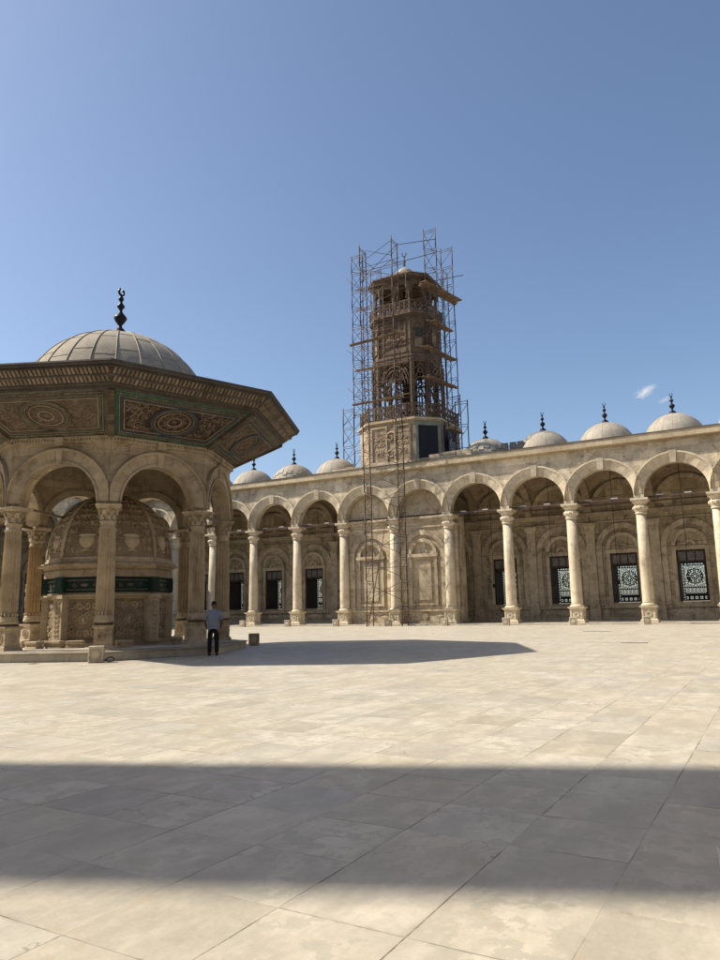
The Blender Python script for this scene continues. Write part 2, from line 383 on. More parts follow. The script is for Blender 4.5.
def floor_mat():
    t = NT('marble_paving')
    P = t.n('ShaderNodeNewGeometry').outputs['Position']
    a = 0.7736; gr = -0.0202
    mp = t.n('ShaderNodeMapping', {'Vector': P}, vector_type='TEXTURE')
    mp.inputs['Location'].default_value = (-1.7703 * cos(gr) - 3.4279 * sin(gr), -1.7703 * sin(gr) + 3.4279 * cos(gr), 0)
    mp.inputs['Rotation'].default_value = (0, 0, gr)
    mp.inputs['Scale'].default_value = (a, a, 1)
    # slabs are laid a little unevenly
    sep = t.n('ShaderNodeSeparateXYZ', {0: mp.outputs[0]})
    U, V = sep.outputs[0], sep.outputs[1]
    wob = t.noise(P, 0.9, 3, 0.5)
    U = t.math('ADD', U, t.math('MULTIPLY', t.math('SUBTRACT', wob, 0.5), 0.018))
    cu, cv = t.math('FLOOR', U), t.math('FLOOR', V)
    cell = t.n('ShaderNodeCombineXYZ', {0: cu, 1: cv, 2: 0.0}).outputs[0]
    wn = t.n('ShaderNodeTexWhiteNoise', {0: cell}, noise_dimensions='3D')
    rs = t.n('ShaderNodeSeparateColor', {0: wn.outputs[1]})
    r1, r2, r3 = rs.outputs
    fu, fv = t.math('FRACT', U), t.math('FRACT', V)
    du = t.math('MINIMUM', fu, t.math('SUBTRACT', 1.0, fu)); dv = t.math('MINIMUM', fv, t.math('SUBTRACT', 1.0, fv))
    jn = t.ramp(t.noise(P, 1.6, 5, 0.7), 0.38, 0.66)
    ju = t.math('MULTIPLY', t.ramp(du, 0.003, 0.010, 1, 0), t.ramp(jn, 0, 1, 0.25, 0.95))
    jv = t.math('MULTIPLY', t.ramp(dv, 0.004, 0.0105, 1, 0), t.ramp(t.noise(P, 1.1, 4, 0.7), 0.4, 0.62, 0.15, 0.85))
    eu = t.n('ShaderNodeTexWhiteNoise', {0: t.n('ShaderNodeCombineXYZ', {0: t.math('ROUND', U), 1: cv, 2: 3.0}).outputs[0]}, noise_dimensions='3D').outputs[0]
    ev_ = t.n('ShaderNodeTexWhiteNoise', {0: t.n('ShaderNodeCombineXYZ', {0: cu, 1: t.math('ROUND', V), 2: 9.0}).outputs[0]}, noise_dimensions='3D').outputs[0]
    ju = t.math('MULTIPLY', ju, t.ramp(eu, 0.0, 0.7, 0.25, 1.0)); jv = t.math('MULTIPLY', jv, t.ramp(ev_, 0.15, 0.7, 0.08, 1.0))
    joint = t.math('MAXIMUM', ju, jv)
    # per-slab grain offset
    off = t.n('ShaderNodeVectorMath', {0: P, 1: t.n('ShaderNodeVectorMath', {0: wn.outputs[1], 3: 37.0}, operation='SCALE').outputs[0]}, operation='ADD').outputs[0]
    vein = t.noise(off, 2.6, 8, 0.68, sx=(1.0, 0.45, 1.0))
    fine = t.noise(off, 16, 6, 0.75)
    blot = t.noise(off, 4.2, 12, 0.66)
    cream = (0.53, 0.472, 0.368); pale = (0.535, 0.488, 0.397); grey = (0.315, 0.30, 0.262); tan = (0.48, 0.41, 0.275)
    col = t.mix(r1, cream, pale)
    col = t.mix(t.math('MULTIPLY', t.ramp(r2, 0.60, 0.98), 0.36), col, grey)
    col = t.mix(t.math('MULTIPLY', t.ramp(r3, 0.6, 1.0), 0.35), col, tan)
    v = t.ramp(vein, 0.35, 0.7, 0.84, 1.12)
    v = t.math('MULTIPLY', v, t.ramp(fine, 0.3, 0.7, 0.95, 1.04))
    v = t.math('MULTIPLY', v, t.ramp(r1, 0, 1, 0.97, 1.03))
    col = t.mix(1.0, col, t.n('ShaderNodeCombineColor', {0: v, 1: v, 2: v}).outputs[0], 'MULTIPLY')
    # calcite bloom and worn tan patches with ragged edges
    col = t.mix(t.math('MULTIPLY', t.ramp(blot, 0.52, 0.532), t.ramp(r2, 0.1, 0.85, 0.75, 0.1)), col, (0.42, 0.385, 0.30))
    col = t.mix(t.math('MULTIPLY', t.ramp(blot, 0.60, 0.61), t.ramp(r3, 0.2, 0.9, 0.05, 0.5)), col, (0.43, 0.35, 0.235))
    wide = t.noise(P, 0.16, 5, 0.6)
    col = t.mix(t.math('MULTIPLY', t.ramp(wide, 0.45, 0.7), 0.25), col, (0.47, 0.40, 0.30))
    spot = t.n('ShaderNodeTexVoronoi', {'Vector': P, 'Scale': 1.15}).outputs[0]
    col = t.mix(t.ramp(spot, 0.012, 0.022, 0.75, 0), col, (0.12, 0.085, 0.05))
    scr = t.noise(off, 5.0, 10, 0.8, sx=(0.35, 2.2, 1.0))
    col = t.mix(t.math('MULTIPLY', t.ramp(scr, 0.60, 0.66), 0.4), col, (0.33, 0.29, 0.22))
    grit = t.noise(P, 55, 3, 0.8)
    col = t.mix(t.math('MULTIPLY', t.ramp(grit, 0.62, 0.72), 0.35), col, (0.30, 0.26, 0.19))
    chip = t.math('MULTIPLY', t.ramp(t.math('MINIMUM', du, dv), 0.0, 0.022, 1, 0), t.ramp(t.noise(P, 9.0, 5, 0.8), 0.60, 0.66))
    col = t.mix(t.math('MULTIPLY', chip, 0.7), col, (0.16, 0.12, 0.075))
    hair = t.n('ShaderNodeTexVoronoi', {'Vector': t.n('ShaderNodeVectorMath', {0: off, 1: t.n('ShaderNodeVectorMath', {0: t.n('ShaderNodeTexNoise', {'Vector': P, 'Scale': 1.6, 'Detail': 6.0}).outputs[1], 3: 1.2}, operation='SCALE').outputs[0]}, operation='ADD').outputs[0], 'Scale': 0.8}, feature='DISTANCE_TO_EDGE').outputs[0]
    hm = t.math('MULTIPLY', t.ramp(hair, 0.002, 0.006, 1, 0), t.ramp(r1, 0.72, 0.78))
    col = t.mix(t.math('MULTIPLY', hm, 0.5), col, (0.17, 0.13, 0.08))
    # rusty dirt along some joints, then the joint itself
    near = t.math('MULTIPLY', t.ramp(t.math('MINIMUM', du, dv), 0.0, 0.06, 1, 0), t.ramp(t.noise(P, 2.3, 7, 0.75), 0.53, 0.7))
    col = t.mix(t.math('MULTIPLY', near, 0.55), col, (0.28, 0.20, 0.12))
    col = t.mix(t.math('MULTIPLY', joint, 0.88), col, (0.10, 0.075, 0.045))
    t.set(t.b.inputs['Base Color'], col)
    t.set(t.b.inputs['Roughness'], t.ramp(fine, 0.3, 0.7, 0.42, 0.6))
    t.b.inputs['Specular IOR Level'].default_value = 0.3
    h = t.math('ADD', t.math('MULTIPLY', fine, 0.004), t.math('MULTIPLY', vein, 0.012))
    h = t.math('SUBTRACT', h, t.math('MULTIPLY', joint, 0.02))
    h = t.math('ADD', h, t.math('MULTIPLY', r2, 0.004))
    bp = t.n('ShaderNodeBump', {'Strength': 0.35, 'Distance': 1.0, 'Height': h}); t.set(t.b.inputs['Normal'], bp.outputs[0])
    return t.m
M['floor'] = floor_mat()
M['ground'] = stone('dusty_ground', (0.42, 0.35, 0.26), (0.34, 0.28, 0.2), (0.25, 0.2, 0.14), dirt_amt=0.4, streak=0, bump=0.1, island=0)

# ------------------------------------------------------------------ ground
g = MB(); g.add([(-4000, -4000, -0.05), (4000, -4000, -0.05), (4000, 4000, -0.05), (-4000, 4000, -0.05)], [(0, 1, 2, 3)])
g.build('ground', M['ground'], kind='structure', label='dusty ground around the courtyard')
g = MB()
g.add([(-58.6, -30, 0), (12, -30, 0), (12, 56.6, 0), (-58.6, 56.6, 0)], [(0, 1, 2, 3)])
g.build('courtyard_paving', M['floor'], kind='structure', label='worn marble slab paving of the courtyard')

# ------------------------------------------------------------------ galleries
S = 5.0882
X3 = -42.8627 - 3 * S          # corner column axis
YC = 56.1                      # column axis line
ZC = 9.15                      # capital top
DEP = 6.9                      # column axis to back wall face

def rosette(mb, Mx, r, n=8, d=0.03):
    """raised ring with petals on a face; Mx maps (u, out, v)"""
    mb.arcband(r * 0.82, r, 0, -d, 0.0, a0=0, a1=2 * pi, n=20, M=Mx)
    mb.arcband(r * 0.28, r * 0.42, 0, -d, 0.0, a0=0, a1=2 * pi, n=12, M=Mx)
    for k in range(n):
        a = 2 * pi * k / n
        mb.sphere((r * 0.6 * cos(a), -d * 0.3, r * 0.6 * sin(a)), r * 0.13, d, r * 0.13, 6, 4, M=Mx)

def gallery_column(parent, x, mat, light=True, lod=0):
    sh = MB()
    zt = 7.95; zb = 1.50
    prof = [(0.435, zb), (0.43, zb + 0.1), (0.425, zb + 1.5), (0.40, 4.8), (0.36, zt)]
    sh.lathe(prof, 28, T(x, 0, 0))
    c = sh.build('column', mat, parent)
    cap = MB()
    cp = [(0.37, 7.95), (0.43, 7.98), (0.44, 8.04), (0.38, 8.08), (0.39, 8.14), (0.50, 8.30), (0.55, 8.42), (0.52, 8.52), (0.40, 8.60), (0.39, 8.66), (0.46, 8.74), (0.56, 8.84), (0.58, 8.90)]
    cap.lathe(cp, 28, T(x, 0, 0))
    for k in range(12):
        a = 2 * pi * k / 12
        cap.sphere((x + 0.50 * cos(a), 0.50 * sin(a), 8.40), 0.085, 0.085, 0.12, 6, 4)
    cap.frus(0.58, 0.61, 0.58, 0.61, 8.90, 8.98, T(x, 0, 0))
    cap.frus(0.61, 0.61, 0.61, 0.61, 8.983, 9.12, T(x, 0, 0))
    cap.build('capital', mat, c)
    pl = MB()
    Mx = T(x, 0, 0)
    pl.frus(0.60, 0.60, 0.60, 0.60, 0.12, 0.30, Mx)
    pl.frus(0.58, 0.50, 0.58, 0.50, 0.303, 0.40, Mx)
    pl.frus(0.475, 0.475, 0.475, 0.475, 0.403, 1.10, Mx)
    pl.frus(0.48, 0.62, 0.48, 0.62, 1.103, 1.24, Mx)
    pl.frus(0.62, 0.62, 0.62, 0.62, 1.243, 1.31, Mx)
    pl.lathe([(0.54, 1.313), (0.56, 1.37), (0.52, 1.42), (0.46, 1.44), (0.46, 1.50)], 24, Mx)
    for k in range(4):
        Q = Mx @ RZ(k * pi / 2) @ T(0, -0.475, 0.75)
        for (a, b, c_, d_) in ((-0.40, 0.40, 0.27, 0.31), (-0.40, 0.40, -0.31, -0.27), (-0.40, -0.36, -0.269, 0.269), (0.36, 0.40, -0.269, 0.269)):
            pl.box(a, b, -0.03, 0.0, c_, d_, Q)
        pl.arcband(0.10, 0.20, 0, -0.045, 0.0, a0=0, a1=2 * pi, n=16, M=Q)
    pl.build('plinth', mat, c)
    return c

def make_dome(parent, x, y, R=2.27, zc=13.70, mat=None, seed=0, patch=False):
    d = MB()
    n = 40
    prof = []
    for i in range(15):
        t = pi / 2 * i / 14
        prof.append((max(R * cos(t), 0.02), zc + R * sin(t)))
    d.lathe([(R + 0.12, 13.35), (R + 0.12, zc - 0.02), (R, zc)] + prof, n, T(x, y, 0), caps=False)
    # raised lead seams
    for k in range(18):
        a = 2 * pi * k / 18 + seed
        path = [(x + (R + 0.005) * cos(t) * cos(a), y + (R + 0.005) * cos(t) * sin(a), zc + (R + 0.005) * sin(t)) for t in [radians(q) for q in range(4, 84, 8)]]
        d.tube(path, 0.009, 4)
    if patch:
        for k in range(9):
            a = -2.2 + 0.25 * k; t = 0.45 + 0.2 * ((k * 7) % 5) / 5
            Q = T(x, y, zc) @ RZ(a) @ RY(-t) @ T(R, 0, 0)
            d.box(0.0, 0.05, -0.22, 0.2, -0.2, 0.22, Q)
    o = d.build('dome', mat or M['dome'], parent)
    f = MB(); zt = zc + R - 0.05
    f.lathe([(0.30, zt), (0.30, zt + 0.090), (0.22, zt + 0.234), (0.10, zt + 0.324), (0.06, zt + 0.378), (0.07, zt + 0.450), (0.20, zt + 0.630), (0.22, zt + 0.702), (0.18, zt + 0.774), (0.06, zt + 0.900), (0.055, zt + 0.990), (0.14, zt + 1.080), (0.15, zt + 1.143), (0.12, zt + 1.197), (0.04, zt + 1.278), (0.04, zt + 1.332), (0.09, zt + 1.395), (0.09, zt + 1.440), (0.03, zt + 1.494), (0.02, zt + 1.548)], 12, T(x, y, 0))
    # open crescent
    f.arcband(0.085, 0.125, zt + 1.620, -0.02, 0.02, a0=radians(120), a1=radians(420), n=16, M=T(x, y, 0))
    f.build('finial', M['black_metal'], o)
    return o

def lattice_window(parent, xc, y, deep=2.2, zb=1.58, zt=5.62, w=2.1):
    fr = MB()
    h = w / 2
    tz = 4.62
    # outer frame at the wall face
    fr.box(xc - h, xc - h + 0.12, y - 0.02, y + 0.14, zb, zt); fr.box(xc + h - 0.12, xc + h, y - 0.02, y + 0.14, zb, zt)
    fr.box(xc - h + 0.121, xc + h - 0.121, y - 0.02, y + 0.14, zt - 0.14, zt)
    fr.box(xc - h + 0.121, xc + h - 0.121, y - 0.02, y + 0.14, tz, tz + 0.13)
    fr.box(xc - h + 0.121, xc + h - 0.121, y - 0.02, y + 0.10, zb, zb + 0.08)
    for k in (-1, 1):
        fr.box(xc + k * 0.31 - 0.035, xc + k * 0.31 + 0.035, y, y + 0.10, tz + 0.131, zt - 0.141)
    # open shutter leaves folded back against the reveal
    fr.box(xc - h + 0.005, xc - h + 0.06, y + 0.141, y + 0.95, zb + 0.02, tz)
    fr.box(xc + h - 0.06, xc + h - 0.005, y + 0.141, y + 0.95, zb + 0.02, tz)
    fr.box(xc - h + 0.005, xc - h + 0.05, y + 1.0, y + deep - 0.02, zb + 0.02, tz)
    fr.box(xc + h - 0.05, xc + h - 0.005, y + 1.0, y + deep - 0.02, zb + 0.02, tz)
    o = fr.build('window', M['win_wood'], parent)
    gl = MB(); gl.box(xc - h + 0.12, xc + h - 0.12, y + 0.05, y + 0.065, tz + 0.13, zt - 0.14)
    gl.build('pane', M['glass'], o)
    # pierced screen at the outer face: a plate cut into a symmetrical pattern of small openings
    gr = MB(); y1 = y + deep - 0.15; y0 = y1 - 0.03
    x0 = xc - h + 0.07; x1 = xc + h - 0.07; zz0 = zb + 0.06; zz1 = tz - 0.02
    nx, nz = 27, 39; dx = (x1 - x0) / nx; dz = (zz1 - zz0) / nz
    for i in range(nx):
        a = abs(i - 13)
        run = None
        for j in range(nz + 1):
            hole = False
            if j < nz:
                if a in (13, 11): hole = False
                elif a == 12: hole = j % 3 != 1
                elif j < 5: hole = (j in (1, 2, 3)) and (a % 5 in (0, 1, 4)) and not (j == 2 and a % 5 == 0)
                elif j in (5, 6, 13, 37): hole = False
                elif j == 38: hole = a % 3 != 1
                elif j < 13: hole = ((a + j) % 2 == 0) or (a % 4 == 2 and 8 < j < 12)
                elif j in (14, 36): hole = a % 2 == 0
                else:
                    q = sqrt((i - 13) ** 2 + ((j - 25) * dz / dx) ** 2)
                    an = atan2(j - 25, i - 13)
                    if q < 1.4: hole = True
                    elif q < 2.3: hole = False
                    elif q < 3.6: hole = cos(8 * an) > -0.2
                    elif q < 4.5: hole = False
                    elif q < 5.6: hole = cos(12 * an) > -0.2
                    elif q < 6.4: hole = False
                    elif q < 7.6: hole = cos(16 * an) > -0.1
                    elif q < 8.4: hole = False
                    elif q < 9.4: hole = cos(24 * an) > 0.0
                    else: hole = (a + j) % 2 == 0 or (a + 2 * j) % 5 == 0
            fill = (j < nz) and not hole
            if fill and run is None: run = j
            if (not fill) and run is not None:
                gr.box(x0 + i * dx, x0 + (i + 1) * dx, y0, y1, zz0 + run * dz, zz0 + j * dz); run = None
    gr.box(xc - h + 0.01, xc + h - 0.01, y0 - 0.02, y1, zz1 + 0.002, 5.60)
    gr.build('grille', M['grille'], o)
    return o

def window_surround(mb, xc, y):
    """architrave, blind arch rings and lunette round one window"""
    mb.box(xc - 1.36, xc - 1.08, y - 0.10, y + 0.02, 1.35, 5.62)
    mb.box(xc + 1.08, xc + 1.36, y - 0.10, y + 0.02, 1.35, 5.62)
    mb.box(xc - 1.42, xc + 1.42, y - 0.13, y + 0.02, 5.623, 5.95)
    mb.box(xc - 1.40, xc + 1.40, y - 0.16, y + 0.02, 1.22, 1.347)
    mb.arcband(1.70, 2.15, 6.0, y - 0.15, y + 0.02, xc=xc, n=26, blocks=13, gap=0.004)
    mb.arcband(1.04, 1.34, 6.0, y - 0.22, y + 0.02, xc=xc, n=24)
    mb.arcband(0.25, 0.42, 6.0, y - 0.2, y + 0.02, xc=xc, n=12)
    mb.box(xc - 2.15, xc - 1.70, y - 0.15, y + 0.02, 1.35, 5.99)
    mb.box(xc + 1.70, xc + 2.15, y - 0.15, y + 0.02, 1.35, 5.99)

def diamond(mb, xc, z, y, a, b, d=0.05):
    mb.add([(xc - a, y, z), (xc, y, z - b), (xc + a, y, z), (xc, y, z + b), (xc, y - d, z)], [(0, 1, 4), (1, 2, 4), (2, 3, 4), (3, 0, 4)])

def gallery(parent, n, blind=(), label=None, nodome=(), patchy=(), cornerbay=False, xext0=0.0, xext1=0.0):
    """local x runs along the colonnade, y into the building"""
    L = n * S
    st = MB()
    st.box(-xext0, L + xext1, -0.95, DEP + 0.02, 0.0, 0.12)
    st.build('gallery_floor', M['platform'], parent)
    # colonnade
    for i in range(n + 1):
        gallery_column(parent, i * S, M['pale'])
    aw = MB()
    for i in range(n):
        xc = (i + 0.5) * S
        aw.archwall(S, 2.19, 9.38, ZC + 0.02, 13.22, -0.30, 0.40, xc=xc)
    if xext0: aw.box(-xext0, -0.001, -0.30, 0.40, ZC + 0.02, 13.22)
    if xext1: aw.box(L + 0.001, L + xext1, -0.30, 0.40, ZC + 0.02, 13.22)
    aw.build('arch_wall', M['facade'], parent)
    for i in range(n):
        xc = (i + 0.5) * S
        av = MB()
        av.splay(2.17, 2.84, 9.38, -0.305, -0.57, -0.29, xc=xc, clip=S / 2 - 0.012, blocks=15, gap=0.003)
        av.arcband(2.842, 2.96, 9.38, -0.64, -0.29, xc=xc, clip=S / 2 - 0.012, n=30)
        Q = T(xc, 0, 0)
        av.add([(-0.20, -0.60, 11.50), (0.20, -0.60, 11.50), (0.27, -0.68, 12.40), (-0.27, -0.68, 12.40), (-0.20, -0.29, 11.50), (0.20, -0.29, 11.50), (0.27, -0.29, 12.40), (-0.27, -0.29, 12.40)], [(0, 1, 2, 3), (1, 5, 6, 2), (4, 0, 3, 7), (3, 2, 6, 7), (4, 5, 1, 0)], Q)
        # springing blocks between neighbouring arches
        if i < n:
            av.box(-S / 2 - 0.36, -S / 2 + 0.36, -0.47, 0.41, ZC + 0.0, 9.37, Q)
        av.build('archivolt', M['arch'], parent)
    co = MB()
    a0, a1 = -xext0, L + xext1
    co.box(a0, a1, -0.46, 0.5, 13.223, 13.30)
    co.box(a0, a1, -0.80, 0.5, 13.303, 13.80)
    co.build('cornice', M['cornice'], parent)
    cp = MB(); cp.box(a0, a1, -0.86, 0.55, 13.803, 13.86)
    cp.build('cornice_capping', M['lead'], parent)
    # wall behind, with openings
    bw = MB(); y = DEP; dp = 2.2
    for i in range(n):
        xc = (i + 0.5) * S
        bw.box(xc - S / 2 + 0.001, xc - 1.06, y, y + dp, 0.12, 13.2)
        bw.box(xc + 1.06, xc + S / 2 - 0.001, y, y + dp, 0.12, 13.2)
        bw.box(xc - 1.059, xc + 1.059, y + 0.001, y + dp, 0.12, 1.55)
        bw.box(xc - 1.059, xc + 1.059, y + 0.001, y + dp, 5.63, 13.2)
    if xext0: bw.box(-xext0, -0.001, y, y + dp, 0.12, 13.2)
    if xext1: bw.box(L + 0.001, L + xext1, y, y + dp, 0.12, 13.2)
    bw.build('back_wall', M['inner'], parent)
    tr = MB()
    for i in range(n):
        xc = (i + 0.5) * S
        window_surround(tr, xc, y)
        diamond(tr, xc, 0.75, y - 0.03, 0.95, 0.26); diamond(tr, xc - 1.7, 0.75, y - 0.03, 0.42, 0.24); diamond(tr, xc + 1.7, 0.75, y - 0.03, 0.42, 0.24)
    tr.box(-0.0, L, y - 0.14, y + 0.02, 1.12, 1.22); tr.box(0, L, y - 0.10, y + 0.02, 0.12, 0.36)
    tr.box(0, L, y - 0.22, y + 0.02, 8.78, 8.95); tr.box(0, L, y - 0.32, y + 0.02, 8.953, 9.15)
    tr.box(0, L, y - 0.10, y + 0.02, 8.28, 8.38)
    for i in range(n):
        tr.arcband(2.02, 2.35, 9.5, y - 0.16, y + 0.02, xc=(i + 0.5) * S, n=26, blocks=13, gap=0.004)
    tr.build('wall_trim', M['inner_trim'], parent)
    for i in range(n + 1):
        pi_ = MB(); x = i * S
        pi_.box(x - 0.37, x + 0.37, y - 0.26, y - 0.001, 1.223, 7.75)
        pi_.box(x - 0.42, x + 0.42, y - 0.32, y - 0.001, 0.121, 1.219)
        pi_.frus(0.38, 0.50, 0.27, 0.36, 7.753, 8.05, T(x, y - 0.02, 0))
        pi_.box(x - 0.50, x + 0.50, y - 0.38, y - 0.001, 8.053, 8.26)
        pi_.arcband(0.14, 0.24, 0.68, y - 0.36, y - 0.319, xc=x, a0=0, a1=2 * pi, n=16)
        pi_.build('pilaster', M['inner_trim'], parent)
        # transverse arch carrying the vault, from column to pilaster
        ta = MB(); Q = T(x, DEP / 2, 0) @ RZ(pi / 2)
        ta.archwall(DEP - 0.82, 2.72, 9.45, ZC + 0.02, 13.15, -0.28, 0.28, M=Q, sz=0.86)
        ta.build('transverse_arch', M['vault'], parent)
    va = MB()
    A = (S / 2) * sqrt(2) ; B = (DEP / 2) * sqrt(2); H = 3.35
    for i in range(n):
        xc = (i + 0.5) * S; yc = DEP / 2; nn = 12
        vs = []; fs = []
        for a in range(nn + 1):
            for b in range(nn + 1):
                u = (-1 + 2 * a / nn) * S / 2 * 0.94; v = (-1 + 2 * b / nn) * (DEP / 2 - 0.4)
                vs.append((xc + u, yc + v, 9.35 + H * sqrt(max(0.0, 1 - (u / A) ** 2 - (v / B) ** 2))))
        for a in range(nn):
            for b in range(nn):
                k = a * (nn + 1) + b
                fs.append((k, k + 1, k + nn + 2, k + nn + 1))
        va.add(vs, fs, None, True)
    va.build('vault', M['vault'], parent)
    rf = MB(); rf.box(a0, a1, 0.501, DEP + dp, 13.203, 13.5)
    rf.build('roof', M['roof_lead'], parent)
    for i in range(n):
        xc = (i + 0.5) * S
        if i not in blind:
            lattice_window(parent, xc, DEP)
            tb = MB(); tb.box(xc - S / 2 + 0.30, xc + S / 2 - 0.30, -0.07, 0.07, 9.12, 9.26)
            o = tb.build('tie_beam', M['rust'], parent)
            tl = MB()
            for q in (-1.15, 0.75):
                tl.box(xc + q - 0.24, xc + q + 0.24, -0.05, 0.05, 9.262, 9.34)
            tl.build('lamp_tube', M['tube'], o)
            for ty in (DEP * 0.5,):
                t2 = MB(); t2.box(xc - S / 2 + 0.30, xc + S / 2 - 0.30, ty - 0.05, ty + 0.05, 9.3, 9.4); t2.build('tie_beam', M['rust'], parent)
            ch = MB(); ch.tube([(xc, DEP * 0.5, 12.66), (xc, DEP * 0.5, 3.4)], 0.02, 5)
            ch.lathe([(0.02, 3.35), (0.10, 3.30), (0.13, 3.15), (0.05, 3.0)], 10, T(xc, DEP * 0.5, 0))
            ch.build('hanging_lamp', M['cable'], parent)
        if i not in nodome:
            make_dome(parent, xc, 3.25, seed=i * 0.37, patch=(i in patchy))

far = empty('arcade_gallery', (X3, YC, 0), 0, 'long sunlit stone arcade of round arches on slim columns across the far side', 'arcade')
gallery(far, 12, blind=(5, 6), nodome=(5, 6), patchy=(3, 7), xext0=9.2, xext1=9.2)
left = empty('arcade_gallery', (X3, YC - 13 * S, 0), pi / 2, 'shaded side arcade glimpsed behind the fountain kiosk, meeting the long arcade at the corner', 'arcade')
gallery(left, 13)
right = empty('arcade_gallery', (X3 + 12 * S, YC, 0), -pi / 2, 'arcade along the right side of the courtyard, just outside the photograph', 'arcade')
gallery(right, 13)

# blind bays under the clock tower
bl = MB(); y0 = 0.42
xa = 5 * S; xb = 7 * S
for i in (5, 6):
    xc = (i + 0.5) * S
    # lunette wall under the arch and the wall proper
    bl.box(xc - S / 2 + 0.001, xc + S / 2 - 0.001, y0 + 0.12, y0 + 0.8, 9.4, 12.2)
    bl.box(xc - S / 2 + 0.001, xc + S / 2 - 0.001, y0, y0 + 0.8, 0.121, 9.0)
bl.box(xb + 0.002, xb + 0.75, y0 + 0.35, 1.7, 0.121, 9.0)
bl.box(xa - 0.75, xa - 0.002, y0 + 0.35, 1.7, 0.121, 9.0)
bl.build('blind_wall', M['blind'], far)
bt = MB()
bt.box(xa - 0.85, xb + 0.85, y0 - 0.28, y0 - 0.001, 9.0, 9.22)
bt.box(xa - 0.8, xb + 0.8, y0 - 0.16, y0 - 0.001, 8.75, 8.997)
bt.box(xa - 0.78, xb + 0.78, y0 - 0.10, y0 - 0.001, 8.25, 8.40)
bt.box(xa, xb, y0 - 0.14, y0 - 0.001, 1.15, 1.30); bt.box(xa, xb, y0 - 0.14, y0 - 0.001, 0.121, 0.34)
for i in (5, 6):
    xc = (i + 0.5) * S; y = y0
    bt.arcband(1.62, 2.08, 6.0, y - 0.18, y - 0.001, xc=xc, n=26, blocks=13, gap=0.004)
    bt.box(xc - 2.08, xc - 1.62, y - 0.18, y - 0.001, 1.303, 5.99); bt.box(xc + 1.62, xc + 2.08, y - 0.18, y - 0.001, 1.303, 5.99)
    bt.arcband(0.98, 1.28, 6.02, y - 0.28, y - 0.001, xc=xc, n=24)
    bt.arcband(0.30, 0.42, 6.02, y - 0.10, y - 0.001, xc=xc, n=12)
    bt.box(xc - 1.42, xc + 1.42, y - 0.34, y - 0.001, 5.72, 6.0)
    bt.box(xc - 1.30, xc - 1.05, y - 0.24, y - 0.001, 1.65, 5.717); bt.box(xc + 1.05, xc + 1.30, y - 0.24, y - 0.001, 1.65, 5.717)
    bt.box(xc - 1.049, xc + 1.049, y - 0.14, y - 0.001, 1.65, 1.85)
    bt.box(xc - 0.70, xc + 0.70, y - 0.12, y - 0.001, 2.1, 5.4)
    bt.add([(xc - 0.9, y - 0.001, 1.31), (xc + 0.9, y - 0.001, 1.31), (xc + 0.7, y - 0.13, 1.64), (xc - 0.7, y - 0.13, 1.64)], [(0, 1, 2, 3)])
    for q in (-1.35, 1.35): diamond(bt, xc + q, 0.74, y - 0.002, 0.55, 0.25, 0.06)
    bt.arcband(0.0, 0.26, 0.74, y - 0.07, y - 0.001, xc=xc, a0=0, a1=2 * pi, n=20)
    for q in (-2.0, 2.0): bt.arcband(0.10, 0.17, 8.0, y - 0.05, y - 0.001, xc=xc + q * 0.97, a0=0, a1=2 * pi, n=14)
for x in (xa, xa + S, xb):
    bt.box(x - 0.62, x + 0.62, y0 - 0.12, y0 - 0.002, 1.303, 8.245)
bt.build('blind_trim', M['blind'], far)
# broken parapet stones in front of the tower
pr = MB(); rnd = random.Random(4)
x = xa - 2.9
while x < xb + 0.9:
    w = rnd.uniform(0.7, 1.5); hh = rnd.uniform(0.35, 0.5) + (0.28 if x > xb - 2.2 else 0) - (0.12 if x < xa else 0)
    pr.box(x + 0.01, x + w - 0.01, 0.05 + rnd.uniform(0, 0.08), 0.5, 13.862, 13.862 + hh); x += w
pr.build('parapet', M['cornice'], far, bevel=0.02)

# ------------------------------------------------------------------ fountain kiosk
CX, CY = -23.344, 20.936
A0 = -1.545
def octo(R, a=A0): return [(R * cos(a + k * pi / 4), R * sin(a + k * pi / 4)) for k in range(8)]
kio = empty('fountain_kiosk', (CX, CY, 0), 0, 'octagonal fountain kiosk with fluted columns, wide painted eave and grey lead dome', 'fountain')
pf = MB()
pf.prism(octo(5.62), 0.0, 0.26); pf.prism(octo(5.68), 0.263, 0.31); pf.prism(octo(5.25), 0.312, 0.345)
pf.build('platform', M['platform'], kio, bevel=0.01)

def flutes(n=20, d=0.085):
    return lambda a, i: 1 - d * abs(sin(a * n / 2)) ** 0.8 if True else 1

